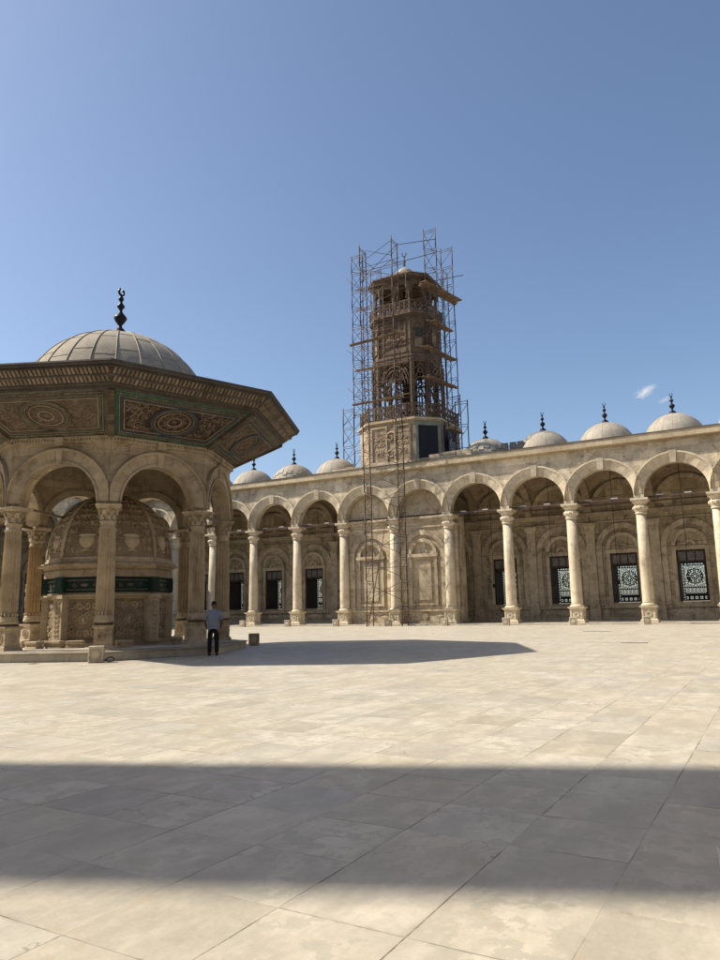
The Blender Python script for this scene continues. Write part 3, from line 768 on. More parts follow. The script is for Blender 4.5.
def kiosk_column(k):
    a = A0 + k * pi / 4; R = 4.566
    Q = T(R * cos(a), R * sin(a), 0) @ RZ(a + pi / 2)
    mat = M['tan_column'] if k == 6 else M['kiosk_column']
    sh = MB()
    sh.lathe([(0.31, 1.52), (0.31, 2.6), (0.295, 3.6), (0.272, 4.52)], 96, Q, rf=flutes(16, 0.24), smooth=False)
    # rounded flute ends
    for j in range(16):
        b = 2 * pi * (j + 0.5) / 16
        sh.sphere((0.262 * cos(b), 0.262 * sin(b), 4.50), 0.03, 0.03, 0.05, 6, 4, M=Q)
        sh.sphere((0.298 * cos(b), 0.298 * sin(b), 1.58), 0.034, 0.034, 0.07, 6, 4, M=Q)
    c = sh.build('column', mat, kio)
    cap = MB()
    cap.lathe([(0.27, 4.50), (0.275, 4.55), (0.255, 4.60), (0.255, 4.70), (0.30, 4.74), (0.30, 4.78), (0.26, 4.80), (0.27, 4.95), (0.31, 5.10), (0.38, 5.22)], 28, Q)
    for row, (zb, rr, hh, nn, off) in enumerate(((4.80, 0.27, 0.22, 8, 0), (4.96, 0.30, 0.24, 8, 0.5))):
        for j in range(nn):
            b = 2 * pi * (j + off) / nn
            Lq = Q @ RZ(b)
            vs = []; fs = []
            for s in range(6):
                t_ = s / 5
                w = 0.085 * (1 - t_ ** 2.2) + 0.012
                ro = rr + 0.015 + 0.10 * t_ ** 2.5; zz = zb + hh * (t_ if t_ < 0.85 else 0.85 - (t_ - 0.85) * 0.8)
                vs += [(ro, -w, zz), (ro + 0.025, 0, zz), (ro, w, zz)]
            for s in range(5):
                b_ = s * 3
                fs += [(b_, b_ + 1, b_ + 4, b_ + 3), (b_ + 1, b_ + 2, b_ + 5, b_ + 4)]
            cap.add(vs, fs, Lq, True)
    for j in range(4):
        Lq = Q @ RZ(pi / 4 + j * pi / 2)
        for sg in (-1, 1):
            pts = [(0.36 + 0.07 * cos(t_) * (1 - t_ / 9), sg * 0.035, 5.14 + 0.07 * sin(t_) * (1 - t_ / 9)) for t_ in [q * 0.6 for q in range(10)]]
            cap.tube(pts, 0.022, 5, Lq)
    cap.frus(0.36, 0.42, 0.36, 0.42, 5.20, 5.27, Q); cap.frus(0.43, 0.44, 0.43, 0.44, 5.273, 5.35, Q)
    cap.build('capital', M['kiosk_plain'], c)
    pl = MB()
    pl.frus(0.38, 0.36, 0.38, 0.36, 0.345, 0.45, Q); pl.frus(0.345, 0.30, 0.345, 0.30, 0.453, 0.52, Q)
    pl.frus(0.295, 0.295, 0.295, 0.295, 0.523, 1.03, Q); pl.frus(0.30, 0.36, 0.30, 0.36, 1.033, 1.12, Q); pl.frus(0.36, 0.36, 0.36, 0.36, 1.123, 1.17, Q)
    for j in range(4):
        rosette(pl, Q @ RZ(j * pi / 2) @ T(0, -0.295, 0.78), 0.18, 6, 0.025)
    pl.build('plinth', M['kiosk_plain'], c)
    bs = MB(); bs.lathe([(0.30, 1.17), (0.31, 1.25)], 24, Q); bs.build('lead_pad', M['lead'], c)
    b2 = MB(); b2.lathe([(0.335, 1.25), (0.35, 1.30), (0.35, 1.36), (0.325, 1.40), (0.32, 1.46), (0.31, 1.52)], 28, Q)
    b2.build('base', M['kiosk_plain'], c)
for k in range(8): kiosk_column(k)

side = 2 * 4.566 * sin(pi / 8); AP = 4.566 * cos(pi / 8)
def face_M(k, ap=0.0):
    """local x along the face (to the right seen from outside), -y outwards, origin on the kiosk axis"""
    a = A0 + (k + 0.5) * pi / 4
    return RZ(a + pi / 2) @ T(0, -ap, 0)
aw = MB()
for k in range(8):
    aw.archwall(side + 0.19, 1.42, 5.47, 5.352, 7.50, -0.25, 0.0, M=face_M(k, AP))
    aw.archwall(side - 0.19, 1.42, 5.47, 5.352, 7.50, 0.001, 0.25, M=face_M(k, AP))
aw.build('arch_wall', M['kiosk'], kio)
for k in range(8):
    av = MB(); Q = face_M(k, AP)
    av.arcband(1.42, 1.86, 5.47, -0.31, -0.249, n=30, blocks=15, gap=0.002, clip=side / 2 + 0.10, M=Q)
    av.arcband(1.863, 1.94, 5.47, -0.40, -0.251, n=30, clip=side / 2 + 0.12, M=Q)
    av.arcband(1.42, 1.50, 5.47, -0.36, -0.311, n=30, clip=side / 2 + 0.12, M=Q)
    av.arcband(1.42, 1.72, 5.47, 0.251, 0.31, n=30, blocks=15, gap=0.002, clip=side / 2 - 0.12, M=Q)
    av.add([(-0.10, -0.37, 6.84), (0.10, -0.37, 6.84), (0.13, -0.40, 7.38), (-0.13, -0.40, 7.38), (-0.10, -0.25, 6.84), (0.10, -0.25, 6.84), (0.13, -0.25, 7.38), (-0.13, -0.25, 7.38)], [(0, 1, 2, 3), (1, 5, 6, 2), (4, 0, 3, 7), (3, 2, 6, 7), (4, 5, 1, 0)], Q)
    # incised panel frames in the spandrels
    for sg in (-1, 1):
        av.box(sg * 1.0 - 0.55, sg * 1.0 + 0.55, -0.265, -0.249, 7.28, 7.31, Q)
    av.build('archivolt', M['kiosk_plain'], kio)
co = MB()
co.ring(octo(4.86), octo(4.31), 7.503, 7.60); co.ring(octo(4.98), octo(4.31), 7.603, 7.68); co.ring(octo(4.92), octo(4.31), 7.683, 7.74); co.ring(octo(5.04), octo(4.31), 7.743, 7.82); co.ring(octo(4.6), octo(4.31), 7.823, 8.55)
for k in range(8):
    Q = face_M(k, 4.92 * cos(pi / 8))
    w = 4.92 * sin(pi / 8)
    m = 34
    for j in range(m):
        x = -w + (j + 0.5) * 2 * w / m
        co.box(x - 0.035, x + 0.035, -0.07, 0.0, 7.683, 7.738, Q)
    co.box(-0.16, 0.16, -0.16, 0.0, 7.52, 7.80, Q)
# hollow the inside visually with an inner frieze ring
co.build('kiosk_cornice', M['kiosk_plain'], kio)
ce = MB(); ce.prism(octo(4.5), 8.56, 8.66); ce.build('ceiling', M['wood_dark'], kio)
tb = MB()
for k in (2, 3, 4, 5, 6):
    Q = face_M(k, AP); tb.box(-side / 2 + 0.3, side / 2 - 0.3, -0.06, 0.06, 5.23, 5.34, Q)
tb.build('tie_beam', M['relief_wood'], kio)
for k in (5,):
    b = MB(); a = A0 + k * pi / 4
    b.tube([(4.4 * cos(a), 4.4 * sin(a), 5.42), (4.4 * cos(a + 3 * pi / 4), 4.4 * sin(a + 3 * pi / 4), 5.42)], 0.05, 6); b.build('tie_beam', M['relief_wood'], kio)

# sloping soffit panels with relief
R0, Z0, R1, Z1 = 5.0, 7.83, 7.16, 8.92
def spiral(mb, Mx, u, v, r, turns, sg, a0, th, n=16, out=0.0):
    pts = []
    for i in range(n + 1):
        t_ = i / n; a = a0 + sg * turns * 2 * pi * t_; q = r * (1 - 0.82 * t_)
        pts.append((u + q * cos(a), -out, v + q * sin(a)))
    mb.tube(pts, th, 5, Mx, r2=th * 0.6)
def leaf(mb, Mx, u, v, ang, L, w, d=0.02):
    Q = Mx @ T(u, 0, v) @ RY(-ang)
    vs = [(0, 0, 0), (L * 0.35, 0, w * 0.5), (L * 0.75, 0, w * 0.38), (L, 0, 0), (L * 0.75, 0, -w * 0.38), (L * 0.35, 0, -w * 0.5), (L * 0.4, -d, 0), (L * 0.8, -d * 0.8, 0)]
    mb.add(vs, [(0, 6, 1), (1, 6, 7, 2), (2, 7, 3), (3, 7, 4), (4, 7, 6, 5), (5, 6, 0)], Q, False)
def arabesque(mb, Mx, W, H, seed=0, th=0.02, dens=1.0, centre=True):
    """mirrored scrollwork filling a W x H panel centred on the origin"""
    rn = random.Random(seed)
    if centre:
        r = min(W, H) * 0.11
        mb.sphere((0, 0, 0), r * 0.7, 0.04, r, 10, 6, M=Mx)
        mb.arcband(r * 1.15, r * 1.4, 0, -0.03, 0.0, a0=0, a1=2 * pi, n=18, M=Mx)
    rows = max(2, int(H / 0.42 * dens)); cols = max(1, int(W / 2 / 0.36 * dens))
    for j in range(rows):
        v = -H / 2 + (j + 0.5) * H / rows
        for i in range(cols):
            u = (i + 0.5) * W / 2 / cols + rn.uniform(-0.03, 0.03)
            if centre and abs(v) < H * 0.14 and u < W * 0.12: continue
            r = min(W / 2 / cols, H / rows) * rn.uniform(0.40, 0.52)
            sg = 1 if (i + j) % 2 else -1; a0 = rn.uniform(0, 6.28)
            for m_ in (1, -1):
                aa = a0 if m_ == 1 else pi - a0
                spiral(mb, Mx, m_ * u, v, r, 1.3, sg * m_, aa, th, out=0.008)
                for q in range(4):
                    an = a0 + sg * q * 1.3
                    if m_ == -1: an = pi - an
                    leaf(mb, Mx, m_ * u + r * 0.9 * cos(an), v + r * 0.9 * sin(an), an + sg * m_ * 0.7, r * 0.55, r * 0.34, 0.03)
                mb.sphere((m_ * u, 0, v), r * 0.2, 0.03, r * 0.2, 6, 4, M=Mx)

def soffit_frame(k):
    a = A0 + (k + 0.5) * pi / 4
    ap0, ap1 = R0 * cos(pi / 8), R1 * cos(pi / 8)
    mid = Vector((cos(a) * (ap0 + ap1) / 2, sin(a) * (ap0 + ap1) / 2, (Z0 + Z1) / 2))
    s = Vector((cos(a) * (ap1 - ap0), sin(a) * (ap1 - ap0), Z1 - Z0)); H = s.length; s.normalize()
    x = Vector((-sin(a), cos(a), 0))
    out = x.cross(s)
    if out.z > 0: out = -out
    Mx = Matrix(((x.x, -out.x, s.x, mid.x), (x.y, -out.y, s.y, mid.y), (x.z, -out.z, s.z, mid.z), (0, 0, 0, 1)))
    return Mx, H, 2 * R0 * sin(pi / 8), 2 * R1 * sin(pi / 8)
for k in range(8):
    Mx, H, w0, w1 = soffit_frame(k)
    def trap(mb, inset, d0, d1, Mx=Mx, H=H, w0=w0, w1=w1):
        """trapezoid slab inset from the panel edge, from depth d0 (back) to d1 (towards viewer)"""
        h = H / 2 - inset
        def hw(v): return (w0 + (w1 - w0) * (v + H / 2) / H) / 2 - inset * 1.08
        p = [(-hw(-h), -h), (hw(-h), -h), (hw(h), h), (-hw(h), h)]
        vs = [(x, -d0, z) for x, z in p] + [(x, -d1, z) for x, z in p]
        mb.add(vs, [(3, 2, 1, 0), (4, 5, 6, 7), (0, 1, 5, 4), (1, 2, 6, 5), (2, 3, 7, 6), (3, 0, 4, 7)], Mx)
    def frame(mb, i0, i1, d0, d1, Mx=Mx, H=H, w0=w0, w1=w1):
        def p(inset):
            h = H / 2 - inset
            hw = lambda v: (w0 + (w1 - w0) * (v + H / 2) / H) / 2 - inset * 1.08
            return [(-hw(-h), -h), (hw(-h), -h), (hw(h), h), (-hw(h), h)]
        a, b = p(i0), p(i1)
        vs = [(x, -d1, z) for x, z in a] + [(x, -d1, z) for x, z in b] + [(x, -d0, z) for x, z in a] + [(x, -d0, z) for x, z in b]
        fs = []
        for i in range(4):
            j = (i + 1) % 4
            fs += [(i, j, 4 + j, 4 + i), (i + 4, j + 4, j + 12, i + 12), (j, i, i + 8, j + 8)]
        mb.add(vs, fs, Mx)
    fresh = (k == 1)
    base = MB(); trap(base, 0.0, -0.05, 0.0)
    pn = base.build('soffit_panel', M['green'] if fresh else M['olive'], kio, label='green bordered soffit panel' if fresh else None)
    gd = MB(); trap(gd, 0.30, 0.002, 0.012); gd.build('panel_ground', M['red_wood'] if fresh else M['wood'], pn)
    ln = MB(); frame(ln, 0.31, 0.37, 0.0, 0.05); ln.arcband(0.66, 0.74, 0, -0.055, 0.0, a0=0, a1=2 * pi, n=40, M=Mx @ Matrix.Scale(1.18, 4, (1, 0, 0)))
    ln.build('painted_line', M['blue'] if k in (1, 2) else M['olive'], pn)
    rl = MB(); frame(rl, 0.25, 0.28, 0.0, 0.05); frame(rl, 0.40, 0.44, 0.0, 0.045)
    E = Mx @ Matrix.Scale(1.18, 4, (1, 0, 0))
    for r in (0.60, 0.47, 0.20): rl.arcband(r, r + 0.045, 0, -0.05, 0.0, a0=0, a1=2 * pi, n=36, M=E)
    for j in range(28):
        a = 2 * pi * j / 28; rl.sphere((0.555 * cos(a), -0.02, 0.555 * sin(a)), 0.025, 0.02, 0.025, 5, 3, M=E)
    for j in range(10):
        a = 2 * pi * j / 10; spiral(rl, E, 0.34 * cos(a), 0.34 * sin(a), 0.09, 1.1, 1, a, 0.018, 10, 0.01)
        leaf(rl, E, 0.2 * cos(a + .3), 0.2 * sin(a + .3), a + .3, 0.16, 0.08, 0.03)
    rl.sphere((0, 0, 0), 0.09, 0.05, 0.09, 8, 5, M=E)
    for sg in (-1, 1):
        rn = random.Random(11)
        for cx, cz, r in [(1.25, 0.40, 0.22), (1.22, -0.38, 0.2), (1.62, 0.30, 0.2), (1.02, 0.52, 0.14), (1.0, -0.52, 0.12), (1.45, -0.02, 0.2), (1.15, 0.0, 0.13), (1.9, 0.5, 0.14), (1.5, -0.42, 0.11), (1.62, 0.55, 0.1), (1.30, 0.62, 0.08)]:
            a0 = rn.uniform(0, 6.28); a0 = a0 if sg > 0 else pi - a0
            spiral(rl, Mx, sg * cx, cz, r, 1.4, sg, a0, 0.022, 14, 0.012)
            for q in range(5):
                an = a0 + sg * q * 1.1; leaf(rl, Mx, sg * cx + r * 0.75 * cos(an), cz + r * 0.75 * sin(an), an + sg * 0.6, r * 0.55, r * 0.32, 0.035)
    m = 46
    rn2 = random.Random(20 + k)
    for j in range(150):
        v = rn2.uniform(-H / 2 + 0.5, H / 2 - 0.5); hw = (w0 + (w1 - w0) * (v + H / 2) / H) / 2 - 0.55; u = rn2.uniform(0.0, hw)
        if (u / 1.18) ** 2 + v * v < 0.80 ** 2: continue
        an = rn2.uniform(0, 6.28)
        leaf(rl, Mx, u, v, an, 0.13, 0.075, 0.045); leaf(rl, Mx, -u, v, pi - an, 0.13, 0.075, 0.045)
    for j in range(m):   # beaded rails
        for v, ins in ((-H / 2 + 0.16, 0.2), (H / 2 - 0.16, 0.2)):
            hw = (w0 + (w1 - w0) * (v + H / 2) / H) / 2 - 0.2
            rl.box(-hw + 2 * hw * j / m, -hw + 2 * hw * (j + 0.55) / m, -0.035, 0.0, v - 0.022, v + 0.022, Mx)
    rl.build('carved_relief', M['relief_wood'], pn)
# corner ribs on the soffit
for k in range(8):
    rb = MB(); a = A0 + k * pi / 4
    p0 = Vector((R0 * cos(a), R0 * sin(a), Z0 - 0.03)); p1 = Vector((R1 * cos(a), R1 * sin(a), Z1 - 0.03))
    d = p1 - p0; x = Vector((-sin(a), cos(a), 0)); up = x.cross(d.normalized())
    for j in range(14):
        q0 = p0 + d * (j / 14); q1 = p0 + d * ((j + 0.93) / 14)
        vs = [q + x * s * 0.11 + up * t_ for q in (q0, q1) for s, t_ in ((-1, 0.05), (1, 0.05), (1, -0.05), (-1, -0.05))]
        rb.add(vs, [(0, 1, 2, 3), (7, 6, 5, 4), (0, 4, 5, 1), (1, 5, 6, 2), (2, 6, 7, 3), (3, 7, 4, 0)])
    rb.build('soffit_rib', M['wood'], kio)
# stepped fascia with two rows of corbels
fa = MB()
fa.prism(octo(7.20), 8.90, 9.02)
fa.prism(octo(7.30), 9.023, 9.08); fa.prism(octo(7.36), 9.083, 9.22, pts2=octo(7.50)); fa.prism(octo(7.62), 9.223, 9.28)
fa.prism(octo(7.60), 9.283, 9.44, pts2=octo(7.76)); fa.prism(octo(7.90), 9.443, 9.52)
fa.build('eave_fascia', M['fascia'], kio)
db = MB()
for k in range(8):
    for (ra, rb_, za, zb, m) in ((7.32, 7.58, 9.085, 9.218, 38), (7.56, 7.84, 9.285, 9.438, 40)):
        Q = face_M(k); w = ra * sin(pi / 8); ap = ra * cos(pi / 8); ap2 = rb_ * cos(pi / 8)
        for j in range(m):
            x = -w + (j + 0.5) * 2 * w / m
            vs = [(x - 0.042, -ap, za), (x + 0.042, -ap, za), (x + 0.042, -ap - 0.06, za), (x - 0.042, -ap - 0.06, za), (x - 0.042, -ap, zb), (x + 0.042, -ap, zb), (x + 0.042, -ap2, zb), (x - 0.042, -ap2, zb)]
            db.add(vs, [(0, 1, 2, 3), (7, 6, 5, 4), (3, 2, 6, 7), (0, 3, 7, 4), (2, 1, 5, 6)], Q)
db.build('corbels', M['relief_wood'], kio)
ee = MB(); ee.prism(octo(7.96), 9.523, 9.60); ee.prism(octo(8.0), 9.603, 9.66, pts2=octo(7.98))
ee.prism(octo(7.97), 9.663, 10.0, pts2=octo(4.30))
ee.build('eave_roof', M['lead'], kio)
dm = MB()
prof = []
for i in range(22):
    t_ = radians(9 + 81 * i / 21); prof.append((3.97 * cos(t_), 9.42 + 3.97 * sin(t_)))
prof[-1] = (0.22, 13.42)
dm.lathe([(4.32, 9.85), (4.32, 9.98), (3.97, 9.99)] + prof[1:], 48, None, a0=A0)
for k in range(24):
    a = A0 + 2 * pi * k / 24
    dm.tube([((r + 0.01) * cos(a), (r + 0.01) * sin(a), z + 0.01) for r, z in prof[1:-1]], 0.024, 5)
    for t_deg in (30, 50, 68):
        t_ = radians(t_deg + (5 if k % 2 else 0)); b = a + 2 * pi / 24
        dm.tube([(3.975 * cos(t_) * cos(a + (b - a) * q / 4), 3.975 * cos(t_) * sin(a + (b - a) * q / 4), 9.42 + 3.975 * sin(t_)) for q in range(5)], 0.010, 4)
dome = dm.build('roof_dome', M['roof_lead'], kio)
fn = MB(); z = 13.33
fn.lathe([(0.42, z), (0.36, z + 0.1), (0.33, z + 0.16), (0.28, z + 0.28), (0.17, z + 0.42), (0.09, z + 0.50), (0.08, z + 0.58), (0.10, z + 0.62), (0.2, z + 0.75), (0.28, z + 0.90), (0.27, z + 0.96), (0.18, z + 1.08), (0.08, z + 1.2), (0.07, z + 1.30), (0.10, z + 1.36), (0.17, z + 1.45), (0.16, z + 1.50), (0.07, z + 1.62), (0.06, z + 1.70), (0.115, z + 1.78), (0.115, z + 1.86), (0.05, z + 1.93), (0.04, z + 1.98)], 16)
fn.arcband(0.10, 0.19, z + 2.14, -0.03, 0.03, a0=radians(118), a1=radians(422), n=18, M=RZ(A0 + 3.2))
fn.build('finial', M['black_metal'], dome)

# ------------------------------------------------------------------ domed tank inside
tank = empty('fountain_tank', (CX, CY, 0.345), 0, 'carved octagonal stone water tank with a ribbed dome and green band inside the kiosk', 'water tank')
tk = MB(); TR = 2.42
tk.prism(octo(TR + 0.16), 0.0, 0.14); tk.prism(octo(TR + 0.08), 0.143, 0.22)
tk.prism(octo(TR - 0.10), 0.223, 1.80)
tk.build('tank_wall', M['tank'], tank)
mo = MB()
for (r, a, b) in ((TR + 0.05, 1.80, 1.87), (TR + 0.14, 1.873, 1.93), (TR + 0.0, 1.933, 2.0), (TR + 0.02, 2.86, 2.93), (TR + 0.10, 2.933, 3.02), (TR + 0.30, 3.023, 3.10), (TR + 0.22, 3.103, 3.17), (TR + 0.06, 3.173, 3.26)):
    mo.prism(octo(r), a, b)
for k in range(8):
    Q = face_M(k, (TR + 0.30) * cos(pi / 8)); w = (TR + 0.30) * sin(pi / 8)
    for j in range(16):
        x = -w + (j + 0.5) * 2 * w / 16; mo.sphere((x, -0.0, 3.06), 0.05, 0.05, 0.04, 6, 4, M=Q)
mo.prism(octo(TR + 0.06), 2.60, 2.857)
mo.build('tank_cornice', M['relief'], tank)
gb = MB(); gb.prism(octo(TR - 0.06), 2.003, 2.597); gb.build('green_band', M['green_dk'], tank)
gt = MB()
for k in range(8):
    Q = face_M(k, (TR - 0.06) * cos(pi / 8)); w = (TR - 0.06) * sin(pi / 8)
    gt.box(-w + 0.30, w - 0.30, -0.03, 0, 2.46, 2.49, Q); gt.box(-w + 0.30, w - 0.30, -0.03, 0, 2.10, 2.13, Q)
    for sg in (-1, 1):
        gt.arcband(0.165, 0.195, 2.295, -0.03, 0.0, xc=sg * (w - 0.30), a0=-pi / 2 if sg > 0 else pi / 2, a1=pi / 2 if sg > 0 else 1.5 * pi, n=12, M=Q)
    gt.sphere((0, 0, 2.295), 0.16, 0.04, 0.06, 8, 4, M=Q)
    for q in (-0.4, 0.4): spiral(gt, Q, q, 2.295, 0.09, 1.2, 1 if q > 0 else -1, 0, 0.014, 10)
gt.build('band_border', M['relief_wood'], tank)
for k in range(8):
    a = A0 + k * pi / 4; pl = MB()
    Q = T((TR - 0.02) * cos(a), (TR - 0.02) * sin(a), 0) @ RZ(a + pi / 2)
    pl.box(-0.24, 0.24, -0.10, 0.15, 0.225, 1.78, Q); pl.box(-0.30, 0.30, -0.16, 0.15, 0.12, 0.222, Q); pl.box(-0.28, 0.28, -0.15, 0.15, 1.783, 1.93, Q)
    gp = MB(); gp.box(-0.22, 0.22, -0.10, 0.15, 2.003, 2.597, Q); gp.box(-0.16, 0.16, -0.12, -0.101, 2.10, 2.5, Q); gp.build('green_band', M['green_dk'], tank)
    for v in [0.4 + 0.17 * i for i in range(9)]:
        for sg in (-1, 1):
            spiral(pl, Q @ T(0, -0.10, 0), sg * 0.08, v, 0.075, 1.2, sg, 0.6 * sg + (0 if sg > 0 else pi), 0.016, 10, 0.005)
            leaf(pl, Q @ T(0, -0.10, 0), sg * 0.02, v, (0.9 if sg > 0 else pi - 0.9), 0.13, 0.06, 0.03)
    pl.build('tank_pilaster', M['relief'], tank)
    pn = MB(); w = 2 * (TR - 0.10) * sin(pi / 8) - 0.62
    Q = face_M(k, (TR - 0.10) * cos(pi / 8)) @ T(0, 0, 1.0)
    arabesque(pn, Q, w, 1.42, seed=k % 2 + 3, th=0.034, dens=1.35)
    for sx in (-1, 1): pn.box(sx * (w / 2 + 0.03) - 0.025, sx * (w / 2 + 0.03) + 0.025, -0.04, 0, -0.76, 0.76, Q)
    pn.box(-w / 2 - 0.05, w / 2 + 0.05, -0.04, 0, 0.762, 0.80, Q)
    for sx in (-1, 1): pn.arcband(0.07, 0.11, -0.35, -0.06, 0.0, xc=sx * 0.42, a0=0, a1=2 * pi, n=14, M=Q)
    pn.build('carved_panel', M['relief'], tank)
# dome of the tank: eight gores
DR = TR - 0.02; zb = 3.26; DH = 2.72
dg = MB()
dp = [(DR * cos(pi / 2 * i / 14) ** 0.80 if i < 14 else 0.03, zb + DH * sin(pi / 2 * i / 14)) for i in range(15)]
dg.lathe(dp, 8, None, smooth=False, a0=A0)
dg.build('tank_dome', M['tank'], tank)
rbs = MB()
for k in range(8):
    a = A0 + k * pi / 4
    for off in (-0.05, 0.05):
        rbs.tube([((r + 0.02) * cos(a + off * min(1.5, 0.6 / max(r, .2))), (r + 0.02) * sin(a + off * min(1.5, 0.6 / max(r, .2))), z + 0.01) for r, z in dp], 0.045, 5)
rbs.prism(octo(DR + 0.05), zb - 0.0, zb + 0.10)
rbs.build('dome_rib', M['relief'], tank)
for k in range(8):
    dr = MB()
    a = A0 + (k + 0.5) * pi / 4
    ca = cos(pi / 8)
    def surf(u, v, out=0.0):
        # v: 0..1 up the gore, u metres sideways
        i = v * 14; j = min(int(i), 13); f = i - j
        r = (dp[j][0] * (1 - f) + dp[j + 1][0] * f) * ca + out; z = dp[j][1] * (1 - f) + dp[j + 1][1] * f
        return Vector((r * cos(a) - u * sin(a), r * sin(a) + u * cos(a), z))
    rn = random.Random(k)
    def sc(u, v, r, sg, a0, n=12, th=0.034):
        dr.tube([surf(u + r * (1 - .8 * q / n) * cos(a0 + sg * 1.3 * 2 * pi * q / n), min(0.97, max(0.02, v + r * (1 - .8 * q / n) / 3.2 * sin(a0 + sg * 1.3 * 2 * pi * q / n))), 0.02) for q in range(n + 1)], th, 5)
    # vase with a bouquet, leaves and scrolls to the sides
    base = surf(0, 0.075, 0.0)
    dr.lathe([(0.20, 0), (0.20, 0.05), (0.09, 0.09), (0.09, 0.15), (0.16, 0.20), (0.28, 0.34), (0.33, 0.50), (0.30, 0.62), (0.26, 0.66), (0.36, 0.74), (0.34, 0.78)], 20, T(base.x, base.y, base.z) @ RZ(a) @ RY(-0.22) @ Matrix.Diagonal((0.45, 1.0, 0.85, 1)))
    for row in range(9):
        v_ = 0.10 + row * 0.085; half = 0.80 * (1 - (v_ / 0.98) ** 2.2)
        nn_ = max(1, int(half / 0.16))
        for q in range(nn_):
            u = (q + 0.5) * half / nn_
            if v_ < 0.29 and u < 0.46: continue
            r_ = 0.075 * rn.uniform(0.8, 1.15); a0_ = rn.uniform(0, 6.28)
            for sg in (-1, 1):
                sc(sg * u, v_, r_, sg, a0_ if sg > 0 else pi - a0_, 9, 0.026)
                for t3 in range(3):
                    an = (a0_ + t3 * 2.1); an = an if sg > 0 else pi - an
                    A_, B_ = surf(sg * u + r_ * 0.7 * cos(an), v_ + r_ * 0.7 * sin(an) / 3, 0.0), surf(sg * u + r_ * 1.5 * cos(an), v_ + r_ * 1.5 * sin(an) / 3, 0.04)
                    dr.tube([A_, (A_ + B_) / 2 + (A_ - Vector((0, 0, A_.z))).normalized() * 0.02, B_], 0.034, 5, r2=0.012)
    dr.build('dome_relief', M['relief'], tank)

# ------------------------------------------------------------------ stools round the tank
def make_stool(x, y, rz, label, w=0.30, name='stone_stool'):
    s = MB()
    s.frus(w, w * 0.95, 0.19, 0.18, 0.0, 0.07); s.frus(w * 0.72, w * 0.66, 0.13, 0.12, 0.073, 0.15); s.frus(w * 0.93, w, 0.17, 0.20, 0.153, 0.19); s.frus(w, w * 0.97, 0.20, 0.19, 0.193, 0.26)
    for sg in (-1, 1): s.frus(0.07, 0.05, 0.15, 0.13, 0.074, 0.152, T(sg * (w - 0.07), 0, 0))
    o = s.build(name, M['kiosk_plain'], None, label, 'stool', bevel=0.012, group='low stone washing stools around the tank')
    o.location = (CX + x, CY + y, 0.345); o.rotation_euler.z = rz
for (dx, dy, rz, lb) in (
        (-1.4, -2.95, 0.15, 'low stone stool nearest the left front column of the kiosk'),
        (0.05, -3.40, 0.1, 'low stone stool in front of the brightly lit carved corner of the tank'),
        (0.62, -2.95, 0.3, 'arched stone stool before the left carved face of the tank'),
        (1.32, -2.65, 0.6, 'stone stool just left of the middle front column of the kiosk'),
        (3.0, -1.9, 1.0, 'stone stool just right of the middle front column of the kiosk'),
        (3.35, 0.25, 1.5, 'stone stool beside the plinth of the right front column of the kiosk')):
    make_stool(dx, dy, rz, lb)

# ------------------------------------------------------------------ box lamps standing on the paving
def make_box(x, y, rz, label, group='pale boxes at the feet of the arcade columns', dark=False, z=0.0, sc=1.0):
    b = MB(); b.box(-0.24, 0.24, -0.17, 0.17, 0.0, 0.53)
    o = b.build('floor_box', M['platform'] if not dark else M['kiosk_plain'], None, label, 'box', bevel=0.015, group=group)
    f = MB()
    f.box(-0.22, 0.22, -0.185, -0.171, 0.47, 0.51); f.box(-0.22, 0.22, -0.185, -0.171, 0.03, 0.06); f.box(-0.22, -0.19, -0.185, -0.171, 0.061, 0.469); f.box(0.19, 0.22, -0.185, -0.171, 0.061, 0.469)
    f.build('front_frame', M['pale'] if not dark else M['kiosk_plain'], o)
    d = MB(); d.arcband(0.0, 0.125, 0.27, -0.20, -0.171, a0=0, a1=2 * pi, n=24); d.arcband(0.13, 0.15, 0.27, -0.19, -0.171, a0=0, a1=2 * pi, n=24)
    d.build('round_disc', M['pale'], o)
    o.location = (x, y, z); o.rotation_euler.z = rz; o.scale = (sc, sc, sc)
    return o
b1 = make_box(-19.08, 16.70, radians(42), 'white stone box with a round disc standing against the kiosk step', group='pale boxes beside the fountain kiosk')
b2 = make_box(-20.28, 26.6, radians(38), 'brownish stone box with a round disc standing alone right of the kiosk', group='pale boxes beside the fountain kiosk', dark=True)
cb = MB(); cb.tube([(0.24, 0.05, 0.05), (0.34, 0.0, 0.14), (0.46, -0.02, 0.17), (0.56, 0.0, 0.10), (0.50, 0.02, 0.03), (0.36, 0.04, 0.02), (0.27, 0.06, 0.09)], 0.018, 6)
cb.build('power_cable', M['cable'], b1)
desc = ['box at the foot of the first arcade column right of the man', 'box at the foot of the second arcade column right of the man', 'box at the left edge of the blank walled bays', 'box at the column behind the scaffold feet', 'box at the column ending the blank walled bays on the right', 'box at the first free column right of the blank bays', 'box at the second free column right of the blank bays', 'box at the rightmost fully visible column']
for i in range(8):
    make_box(-42.8627 + i * S - 0.04, 54.55, radians(4 + 3 * ((i * 5) % 4)), 'small pale stone ' + desc[i], sc=1.1)

